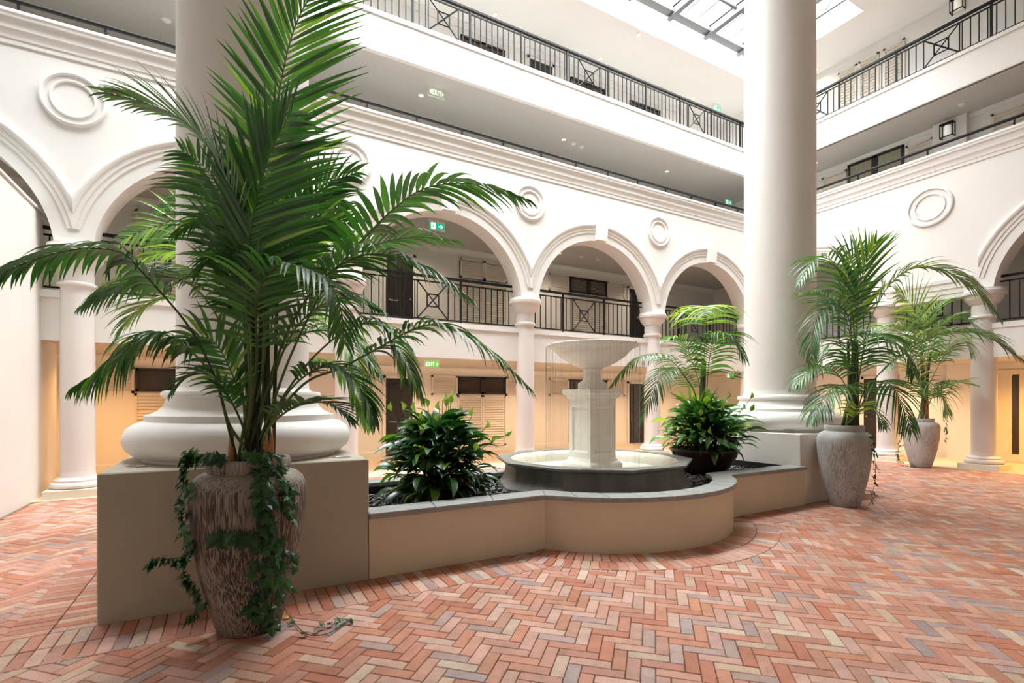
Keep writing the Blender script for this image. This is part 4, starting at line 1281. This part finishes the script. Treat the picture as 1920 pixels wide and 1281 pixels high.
p2 = Palm((U2[0], U2[1], 1.08), 'large kentia palm in the grey urn beside the far plinth', keep=260, mul=(1.6, 1.25, 1.8), wm=.85, nm=.72)
F = p2.frond; D = 6.95
F([(1604, 700, D), (1600, 600, D), (1587, 545, D - .1), (1570, 505, D - .2), (1550, 480, D - .3), (1525, 490, D - .4), (1500, 530, D - .5)], .55, 38, (0, 0, 1), .75, 62, 22, .48, .15, vee=.3)
F([(1608, 720, D), (1625, 620, D - .1), (1653, 556, D - .2), (1681, 521, D - .3), (1708, 505, D - .4), (1745, 501, D - .5), (1790, 516, D - .6), (1832, 545, D - .7), (1872, 595, D - .8)], .48, 44, (0, 0, 1), .55, 60, 14, .5, .05, vee=.2, wid=.05)
F([(1603, 700, D), (1606, 600, D), (1612, 540, D), (1625, 490, D - .1), (1640, 458, D - .2)], .70, 26, TC, .25, 36, 18, .58, .5, vee=.1, wid=.045)
F([(1602, 700, D), (1598, 590, D), (1590, 520, D), (1598, 480, D), (1615, 462, D)], .52, 22, TC, .45, 48, 26, .66, .3, vee=.1)
F([(1600, 700, D), (1592, 620, D), (1570, 572, D - .1), (1533, 550, D - .2), (1493, 550, D - .3)], .45, 30, (0, 0, 1), .6, 62, 20, .5, .05)
F([(1599, 700, D), (1592, 600, D - .2), (1566, 572, D - .3), (1537, 588, D - .4), (1524, 630, D - .45), (1522, 680, D - .5)], .48, 28, (0, 0, 1), 1.1, 55, 20, .5, .0)
F([(1604, 720, D - .2), (1608, 660, D - .4), (1632, 628, D - .6), (1668, 634, D - .8), (1697, 662, D - .9), (1712, 700, D - 1)], .62, 36, (0, 0, 1), 1.1, 66, 28, .42, .02, vee=.1)
F([(1606, 770, D - .2), (1620, 735, D - .4), (1647, 715, D - .6), (1672, 724, D - .8), (1692, 762, D - .9), (1708, 806, D - 1)], .62, 38, (0, 0, 1), .9, 66, 30, .35, .0, vee=.0)
F([(1600, 770, D - .1), (1593, 735, D - .3), (1574, 722, D - .5), (1547, 742, D - .6), (1524, 786, D - .7)], .50, 34, (0, 0, 1), 1.0, 64, 26, .35, .05, vee=.05)
F([(1598, 760, D), (1580, 714, D - .1), (1553, 690, D - .2), (1520, 694, D - .3), (1490, 724, D - .4)], .45, 32, (0, 0, 1), 1.0, 60, 22, .45, .05)
F([(1615, 760, D), (1645, 705, D - .2), (1703, 656, D - .5), (1745, 632, D - .7), (1790, 622, D - .9), (1835, 626, D - 1.1), (1875, 645, D - 1.2), (1912, 672, D - 1.3)], .48, 44, (0, 0, 1), .7, 68, 18, .46, .0, vee=.35, wid=.045)
F([(1606, 740, D), (1618, 660, D + .2), (1640, 620, D + .3), (1668, 610, D + .3)], .45, 26, (0, 0, 1), .7, 60, 25, .45, .2)
F([(1602, 780, D - .2), (1612, 760, D - .3), (1640, 770, D - .4), (1655, 800, D - .5)], .35, 22, (0, 0, 1), .7, 60, 25, .3, .7)
F([(1600, 720, D), (1590, 660, D + .2), (1570, 640, D + .3), (1545, 655, D + .3), (1535, 690, D + .3)], .45, 26, (0, 0, 1), .9, 60, 25, .45, .05)
for u0, u1, r in ((1598, 1602, .035), (1606, 1606, .03), (1592, 1590, .02)): p2.cane([(u0, 808, D), (u0, 720, D), (u1, 640, D)], r, (.05, .07, .03))
p2.done()

p3 = Palm((U3[0], U3[1], 1.04), 'kentia palm in the farther grey urn by the right arcade', keep=120, mul=(2.0, 1.45, 2.2), wm=.82, nm=.85)
F = p3.frond; D = 11.05
F([(1733, 740, D), (1728, 640, D), (1720, 595, D), (1703, 565, D - .1), (1682, 548, D - .2)], .85, 30, TC, .4, 62, 28, .55, .7, vee=.15, wid=.05)
F([(1736, 770, D), (1747, 747, D - .2), (1762, 733, D - .4), (1795, 718, D - .5), (1825, 722, D - .6)], .5, 22, (0, 0, 1), .3, 70, 20, .4, .0, wid=.05)
F([(1735, 740, D), (1765, 675, D - .3), (1782, 648, D - .5), (1808, 640, D - .6), (1822, 665, D - .7)], .6, 26, (0, 0, 1), .9, 60, 24, .55, .05)
F([(1730, 740, D), (1712, 650, D), (1685, 615, D - .1), (1655, 612, D - .2), (1630, 640, D - .3)], .8, 30, (0, 0, 1), .7, 62, 24, .4, .6)
F([(1735, 765, D), (1742, 728, D - .2), (1755, 722, D - .4), (1768, 748, D - .5), (1776, 775, D - .5)], .7, 30, (0, 0, 1), 1.2, 60, 25, .3, .05)
F([(1734, 720, D), (1745, 640, D), (1772, 605, D - .1), (1810, 600, D - .3), (1838, 625, D - .4)], .75, 32, (0, 0, 1), .7, 62, 22, .42, .2)
F([(1732, 720, D), (1738, 620, D), (1755, 575, D), (1785, 565, D)], .7, 28, (0, 0, 1), .5, 60, 25, .45, .4)
F([(1730, 750, D), (1710, 690, D), (1690, 670, D), (1665, 690, D)], .7, 26, (0, 0, 1), .8, 60, 25, .4, .2)
for u0, u1, r in ((1731, 1727, .035), (1738, 1745, .03)): p3.cane([(u0, 785, D), (u0, 720, D), (u1, 660, D)], r, (.06, .06, .03))
p3.sheath(1737, 785, 745, D - .1, 4)
p3.done()

L1C, L2C = (1.90, 4.98), (5.93, 4.95)
b4 = (L2C[0] - .07, L2C[1] + .12, .74)
p4 = Palm(b4, 'small kentia palm rising out of the right flowering lily beside the fountain', keep=200, mul=(1.9, 1.45, 2.1), wm=.72, nm=.85)
F = p4.frond; D = 7.2
F([(1319, 740, D), (1321, 660, D), (1322, 610, D), (1322, 582, D - .15), (1322, 574, D - .4), (1321, 590, D - .6)], .62, 30, (0, 0, 1), .95, 76, 50, .70, .95, vee=.1, wid=.036)
F([(1305, 750, D), (1284, 705, D - .2), (1258, 676, D - .4), (1232, 664, D - .6), (1200, 670, D - .8), (1170, 695, D - .9), (1148, 722, D - 1)], .36, 40, (0, 0, 1), 1.0, 62, 20, .45, .02, vee=.05)
F([(1308, 760, D), (1290, 715, D - .3), (1262, 690, D - .5), (1238, 706, D - .7), (1218, 750, D - .8), (1200, 792, D - .85)], .40, 42, (0, 0, 1), .7, 60, 26, .4, .02, vee=-.05)
F([(1322, 760, D), (1328, 690, D - .1), (1338, 640, D - .3), (1358, 624, D - .5), (1380, 640, D - .6), (1396, 672, D - .7)], .50, 42, (0, 0, 1), .9, 66, 28, .48, .05, vee=.0)
F([(1312, 740, D), (1298, 680, D), (1284, 643, D - .1), (1264, 633, D - .2), (1242, 640, D - .3)], .36, 30, (0, 0, 1), .7, 60, 22, .5, .1)
F([(1306, 790, D), (1296, 762, D), (1280, 748, D)], .5, 10, TC, .25, 35, 15, .3, .8, wid=.06)
F([(1326, 780, D), (1340, 735, D), (1365, 712, D), (1385, 702, D)], .12, 4, TC, .2, 40, 20, .9, .2)
p4.cane([(1314, 815, D), (1315, 740, D), (1318, 670, D)], .028, (.10, .13, .05))
p4.cane([(1318, 815, D), (1320, 740, D), (1322, 680, D)], .022, (.06, .08, .035))
p4.done()
#@@PART5
# ================================================================== FLOWERING LILIES
def lily_leaf(seed, light=0):
    r = random.Random(seed)
    v, f, c = [], [], []
    L, Wd = r.uniform(.30, .42), r.uniform(.075, .105)
    W = (.05, .06, .55, .95, 1.0, .85, .5, .03)
    q = Vector((0, 0, 0)); d = Vector((1, 0, .35 + r.uniform(-.1, .15))).normalized(); n = 7; tw = r.uniform(-.25, .25); dr = r.uniform(.5, 1.15)
    for k in range(n + 1):
        side = Vector((tw * k / n * .5, 1, tw * k / n)).normalized(); up = d.cross(side) * -1
        up = side.cross(d) * -1 if up.z < 0 else up
        ww = Wd * W[k] * .5
        wav = r.uniform(-.006, .006)
        v += [q - side * ww + Vector((0, 0, ww * .35 + wav)), q, q + side * ww + Vector((0, 0, ww * .35 - wav))]
        if k < n:
            d = (d + Vector((0, 0, -1)) * dr * .42 * ((k + 1) / n)).normalized(); q = q + d * (L / n)
    for k in range(n):
        a = k * 3; f += [(a, a + 1, a + 4, a + 3), (a + 1, a + 2, a + 5, a + 4)]
    mb = MB(); mb.v = [tuple(p) for p in v]; mb.f = f
    col = [(.010, .055, .012), (.014, .07, .014), (.018, .085, .016), (.022, .10, .02), (.012, .05, .014), (.10, .22, .02), (.035, .13, .02), (.016, .075, .015)][seed % 8]
    if light: col = (col[0] * 4.2, col[1] * 2.7, col[2] * 3.4)
    mb.c = [col] * len(f)
    o = mb.build('leaf', M_LILY, None, 80, False); me = o.data; bpy.data.objects.remove(o)
    return me


LILY = [lily_leaf(k) for k in range(16)]
LILY2 = [lily_leaf(k, 1) for k in range(16)]
def spathe_mesh(seed):
    r = random.Random(seed + 90); mb = MB()
    n = 7; col = [(.20, .36, .035), (.26, .42, .05), (.34, .46, .12), (.16, .30, .04)][seed % 4]
    W = (.05, .55, .95, 1, .8, .4, .03); L = r.uniform(.085, .115)
    for k in range(n):
        t = k / (n - 1); ww = W[k] * .030; x = t * L
        z = .012 * math.sin(pi * t)
        mb.v += [(x, -ww, .02 * W[k] + z), (x, -ww * .5, -.004 + z), (x, 0, -.012 + z), (x, ww * .5, -.004 + z), (x, ww, .02 * W[k] + z)]
    for k in range(n - 1):
        for j in range(4):
            a = k * 5 + j; mb.f.append((a, a + 1, a + 6, a + 5)); mb.c.append(col)
    o = mb.build('spathe', M_LILY, None, 80, False); me = o.data; bpy.data.objects.remove(o)
    return me


SPA = [spathe_mesh(k) for k in range(4)]


def lily(c, zb_, rx, hz, n, nfl, label, seed, flowers=None, ML=LILY, low=-12):
    rr = random.Random(seed)
    t = thing('peace_lily', (c[0], c[1], zb_), label, 'plant', 'flowering lilies in the planter')
    base = Vector((c[0], c[1], zb_))
    for k in range(n):
        az = rr.uniform(0, 2 * pi); e = math.radians(90 * rr.random() ** .8 * 1.0 + low)
        k1 = rr.uniform(.50, .86)
        p = base + Vector((math.cos(az) * math.cos(e) * (rx - .2) * k1, math.sin(az) * math.cos(e) * (rx - .2) * k1, .05 + max(-.05, math.sin(e)) * (hz - .12) * (.55 + .5 * k1)))
        M = Matrix.Translation(p) @ Matrix.Rotation(az + rr.uniform(-.5, .5), 4, 'Z') @ Matrix.Rotation(-e * .55 + rr.uniform(-.35, .35), 4, 'Y') @ Matrix.Rotation(rr.uniform(-.5, .5), 4, 'X') @ Matrix.Scale(rr.uniform(.75, 1.15), 4)
        o = link('leaf', ML[rr.randrange(16)], t, M)
    inner = MB()
    for k in range(260):
        az = rr.uniform(0, 2 * pi); e = math.radians(rr.uniform(-10, 80)); k1 = rr.uniform(.2, .62)
        p = base + Vector((math.cos(az) * math.cos(e) * (rx - .2) * k1, math.sin(az) * math.cos(e) * (rx - .2) * k1, .04 + max(-.05, math.sin(e)) * (hz - .12) * k1 * 1.3))
        M = Matrix.Translation(p) @ Matrix.Rotation(az + rr.uniform(-1, 1), 4, 'Z') @ Matrix.Rotation(-e * .5 + rr.uniform(-.4, .4), 4, 'Y') @ Matrix.Scale(rr.uniform(.7, 1), 4)
        me = ML[rr.randrange(16)]; b0 = len(inner.v); inner.v += [tuple(M @ v.co) for v in me.vertices]
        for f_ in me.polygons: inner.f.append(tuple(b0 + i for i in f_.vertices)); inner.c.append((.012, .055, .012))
    o = inner.build('leaves', M_LILY, t, 80, False); o['kind'] = 'stuff'
    mb = MB()
    for k in range(60):
        az = rr.uniform(0, 2 * pi); r1 = rr.uniform(.1, .8) * (rx - .25)
        a = base + Vector((math.cos(az) * .08, math.sin(az) * .08, 0)); b = base + Vector((math.cos(az) * r1, math.sin(az) * r1, hz * .6 * (1 - .5 * (r1 / rx) ** 2)))
        mb.col = (.02, .06, .015); mb.tube([a, a.lerp(b, .5) + Vector((0, 0, .06)), b], .004, 4)
    o = mb.build('stalks', M_STEM, t, 60); o['kind'] = 'stuff'
    for k, (u, v, d) in enumerate(flowers):
        p = at(u, v + 6, d)
        q = Vector((base.x + (p.x - base.x) * .6, base.y + (p.y - base.y) * .6, base.z + hz * .55))
        mb = MB(); mb.col = (.06, .13, .03); mb.tube([q, q.lerp(p, .6) + Vector((0, 0, .02)), p], .0035, 5)
        fl = mb.build('flower_stalk', M_STEM, t, 60)
        az = math.atan2(p.y - base.y, p.x - base.x) + rr.uniform(-.6, .6); lean = math.radians(rr.uniform(60, 85))
        if abs(u - 940) < 30: lean = math.radians(35); az = -.5
        M = Matrix.Translation(p) @ Matrix.Rotation(az, 4, 'Z') @ Matrix.Rotation(-lean, 4, 'Y') @ Matrix.Rotation(rr.uniform(0, 6), 4, 'X')
        link('spathe', SPA[k % 4], fl, M)
        mb = MB(); mb.col = (.5, .5, .2)
        mb.tube([M @ Vector((.012, 0, .012)), M @ Vector((.055, 0, .02))], [.006, .004], 6)
        mb.build('spadix', M_STEM, fl, 60)


fx = lambda L, s, ox, oy, d: [(ox + x / s, oy + y / s, d + dd) for x, y, dd in L]
lily(L1C, .52, .66, .74, 300, 16, 'dark flowering lily bush in the planter between near plinth and fountain', 3,
     fx([(265, 320, 0), (375, 310, -.1), (485, 320, .1), (605, 285, 0), (565, 400, -.2), (740, 230, .1), (710, 310, 0), (775, 285, .1), (815, 250, .05), (800, 200, .2), (1005, 370, 0), (885, 370, .1), (460, 500, -.2), (1130, 480, 0), (1310, 550, 0), (1190, 610, -.1), (1035, 690, -.3), (690, 410, -.1), (535, 540, -.3)], 4.927, 680, 700, 5.2))
lily(L2C, .74, .78, .62, 300, 12, 'light flowering lily bush in the dark glazed bowl near the far plinth', 9,
     fx([(665, 180, 0), (780, 190, .1), (985, 225, -.1), (1040, 140, .1), (910, 180, 0), (1000, 285, -.2), (1325, 140, 0), (1330, 290, -.1), (1215, 270, 0), (520, 300, 0), (730, 340, -.3), (860, 570, -.5)], 6.404, 1200, 720, 7.1), LILY2, 4)
t = thing('glazed_bowl', (L2C[0], L2C[1], GZ), 'dark brown glazed bowl holding the right lily', 'pot')
mb = MB(); mb.lathe([(.22, GZ + .0), (.25, GZ + .02), (.36, GZ + .14), (.43, GZ + .26), (.455, GZ + .33), (.475, GZ + .345), (.475, GZ + .375), (.445, GZ + .375), (.43, GZ + .32)], 48, (L2C[0], L2C[1], 0)); mb.build('body', mat('dark_glaze', (.035, .016, .011), .22), t, 40)
mb = MB(); mb.lathe([(.435, GZ + .33), (.001, GZ + .345)], 32, (L2C[0], L2C[1], 0), None, False); mb.build('soil', M_SOIL, t, None, False)
t = thing('plant_pot', (L1C[0], L1C[1], GZ), 'black pot mostly hidden under the left lily', 'pot')
mb = MB(); mb.lathe([(.24, GZ + .0), (.26, GZ + .02), (.30, GZ + .14), (.305, GZ + .17), (.285, GZ + .17), (.28, GZ + .13)], 40, (L1C[0], L1C[1], 0)); mb.build('body', M_BLACK, t, 40)
mb = MB(); mb.lathe([(.28, GZ + .135), (.001, GZ + .145)], 32, (L1C[0], L1C[1], 0), None, False); mb.build('soil', M_SOIL, t, None, False)

# ================================================================== IVY
def ivy_mesh(seed):
    r = random.Random(seed + 300)
    lob = [(0, .10), (-.42, -.12), (-.36, .22), (-.62, .38), (-.28, .50), (-.26, .66), (0, 1.05), (.26, .66), (.28, .50), (.62, .38), (.36, .22), (.42, -.12)]
    mb = MB()
    mb.v = [(0, .38, .05)] + [(x * r.uniform(.9, 1.1), y, -abs(x) * .28 - .10 * max(0, y - .5) + r.uniform(-.03, .03)) for x, y in lob]
    n = len(lob)
    col = [(.008, .05, .010), (.012, .065, .012), (.02, .085, .014), (.010, .045, .012), (.03, .12, .02), (.014, .07, .014)][seed % 6]
    for k in range(n): mb.f.append((0, 1 + k, 1 + (k + 1) % n)); mb.c.append(col)
    o = mb.build('leaf', M_IVY, None, None, False); me = o.data; bpy.data.objects.remove(o)
    return me


IVY = [ivy_mesh(k) for k in range(12)]
def urn_r(z, k, h):
    z = z / h
    for (r0, z0), (r1, z1) in zip(URN[:14], URN[1:15]):
        if z0 <= z <= z1 and z1 > z0: return (r0 + (r1 - r0) * (z - z0) / (z1 - z0)) * k
    return .24 * k


def urn_hit(u, v, c, k=1, h=1, off=.012):
    """point on the urn's surface seen at a pixel; beside the urn it is taken at the urn's own distance"""
    a = (u - 960) / FPX; dx, dy = SN + CS * a, CS - SN * a
    dc = SN * c[0] + CS * c[1]; d = dc - .2; nrm = None
    for it in range(8):
        z = CAM_H + (HOR - v) / FPX * d; r = urn_r(max(0, min(z, 1.08 * h)), k, h) + off
        A = dx * dx + dy * dy; B = -2 * (dx * c[0] + dy * c[1]); C_ = c[0] ** 2 + c[1] ** 2 - r * r
        D = B * B - 4 * A * C_
        d = (-B - math.sqrt(D)) / (2 * A) if D > 0 else -B / (2 * A) - .03
    p = Vector((dx * d, dy * d, max(.012, CAM_H + (HOR - v) / FPX * d)))
    return p, Vector((p.x - c[0], p.y - c[1], 0)).normalized()


def ivy(strands, c, label, seed, per, size, k=1, h=1, cap=290):
    rr = random.Random(seed)
    t = thing('ivy', (c[0], c[1], h), label, 'ivy', 'ivy trailing from the urns')
    cnt = 0
    for st, wd, dens in strands:
        P = [Vector((u, v, 0)) for u, v in st]
        pts, ln = smoothpath(P, 30)
        mb = MB(); mb.col = (.05, .05, .02)
        mb.tube([urn_hit(q.x, q.y, c, k, h)[0] for q in pts], .0025, 5)
        mb.build('vine', M_STEM, t, 60)
        n = int(ln * dens * per)
        for i in range(n):
            if cnt >= cap: break
            q = pts[min(29, int(rr.random() * 30))]
            p, nn = urn_hit(q.x + rr.gauss(0, 1) * wd * .5, q.y + rr.uniform(-6, 6), c, k, h, rr.uniform(.012, .05))
            out = (nn + Vector((rr.uniform(-.5, .5), rr.uniform(-.5, .5), rr.uniform(.1, .8)))).normalized()
            dn = Vector((rr.uniform(-.7, .7), rr.uniform(-.7, .7), -1)); dn = (dn - out * dn.dot(out)).normalized()
            sd = dn.cross(out)
            M = Matrix(((sd.x, dn.x, out.x, p.x), (sd.y, dn.y, out.y, p.y), (sd.z, dn.z, out.z, p.z), (0, 0, 0, 1))) @ Matrix.Scale(size * rr.uniform(.7, 1.25), 4)
            link('leaf', IVY[rr.randrange(12)], t, M); cnt += 1
    return t


g = lambda L: [(320 + x / 3.2, 820 + y / 3.2) for x, y in L]
ivy([(g([(560, 110), (575, 230), (570, 350), (560, 450), (580, 560), (600, 650)]), 20, 1.5), (g([(600, 600), (620, 700), (610, 780), (585, 860), (560, 950), (540, 1050)]), 34, 1.9), (g([(560, 1040), (600, 1100), (620, 1160), (630, 1200)]), 14, 1.6),
     (g([(640, 160), (690, 270), (710, 380), (730, 470)]), 9, 1.3), (g([(270, 585), (340, 590), (440, 590), (530, 610)]), 12, 1.6),
     (g([(470, 100), (560, 95), (620, 95)]), 10, 1.5)],
    U1, 'dark green ivy curtain down the front of the brown urn', 5, .27, .068)
ivy([(g([(285, 115), (200, 110), (110, 90), (80, 200), (75, 330), (70, 400)]), 12, 1.2), (g([(60, 430), (75, 520), (100, 600), (110, 690), (60, 720), (-40, 735), (-120, 745)]), 9, .9), (g([(60, 740), (80, 820), (130, 910), (175, 960), (160, 1030), (90, 1090)]), 8, .8)],
    U1, 'loose ivy strand hanging off the left side of the brown urn', 15, .42, .058)
ivy([([(1636, 812), (1640, 850), (1641, 900), (1634, 930)], 5, 1.0), ([(1628, 948), (1642, 931), (1648, 929)], 4, .6)], U2, 'thin ivy strand at the right side of the grey urn by the far plinth', 6, .35, .05, 1, 1.03)
ivy([([(1694, 790), (1688, 820), (1684, 850), (1690, 872)], 5, 1.4), ([(1772, 782), (1775, 800), (1772, 830)], 4, 1.0), ([(1690, 872), (1705, 874), (1716, 876)], 4, 1.6)], U3, 'pale ivy strands around the farther urn', 8, .35, .06, .98, .99)
# a tendril and a fallen yellow leaf on the bricks
t = thing('ivy_tendril', (.35, 3.5, 0), 'ivy tendril lying on the bricks beside the brown urn', 'ivy')
fl = lambda u, v, z=.01: at(u, v, FPX * (CAM_H - z) / (v - HOR))
mb = MB(); mb.col = (.10, .07, .03); tp, _ = smoothpath([fl(542, 1152), fl(560, 1178), (fl(585, 1192)), fl(620, 1186), fl(652, 1164)], 24); mb.tube(tp, .003, 5); mb.build('vine', M_STEM, t, 60)
for k, (u, v) in enumerate([(551, 1163), (575, 1186), (590, 1180), (608, 1172), (622, 1168), (636, 1166), (648, 1160), (655, 1160), (630, 1158)]):
    p = fl(u, v, .03)
    M = Matrix.Translation(p) @ Matrix.Rotation(R.uniform(0, 6), 4, 'Z') @ Matrix.Rotation(R.uniform(-.5, .5), 4, 'X') @ Matrix.Scale(.045, 4)
    link('leaf', IVY[(k * 5 + 4) % 12], t, M)
    mb = MB(); mb.col = (.08, .1, .03); mb.tube([p, Vector((p.x, p.y, .008))], .0015, 4); mb.build('leaf_stalk', M_STEM, t)
mb = MB(); mb.v = [tuple(x * .05 for x in v.co) for v in IVY[0].vertices]; mb.f = [tuple(p.vertices) for p in IVY[0].polygons]; mb.c = [(.55, .36, .03)] * len(mb.f)
o = mb.build('fallen_leaf', M_IVY, None, None, False); o.location = fl(543, 1156, .018); o.rotation_euler = (.1, .1, 1); tag(o, 'fallen yellow ivy leaf on the bricks by the brown urn', 'leaf')
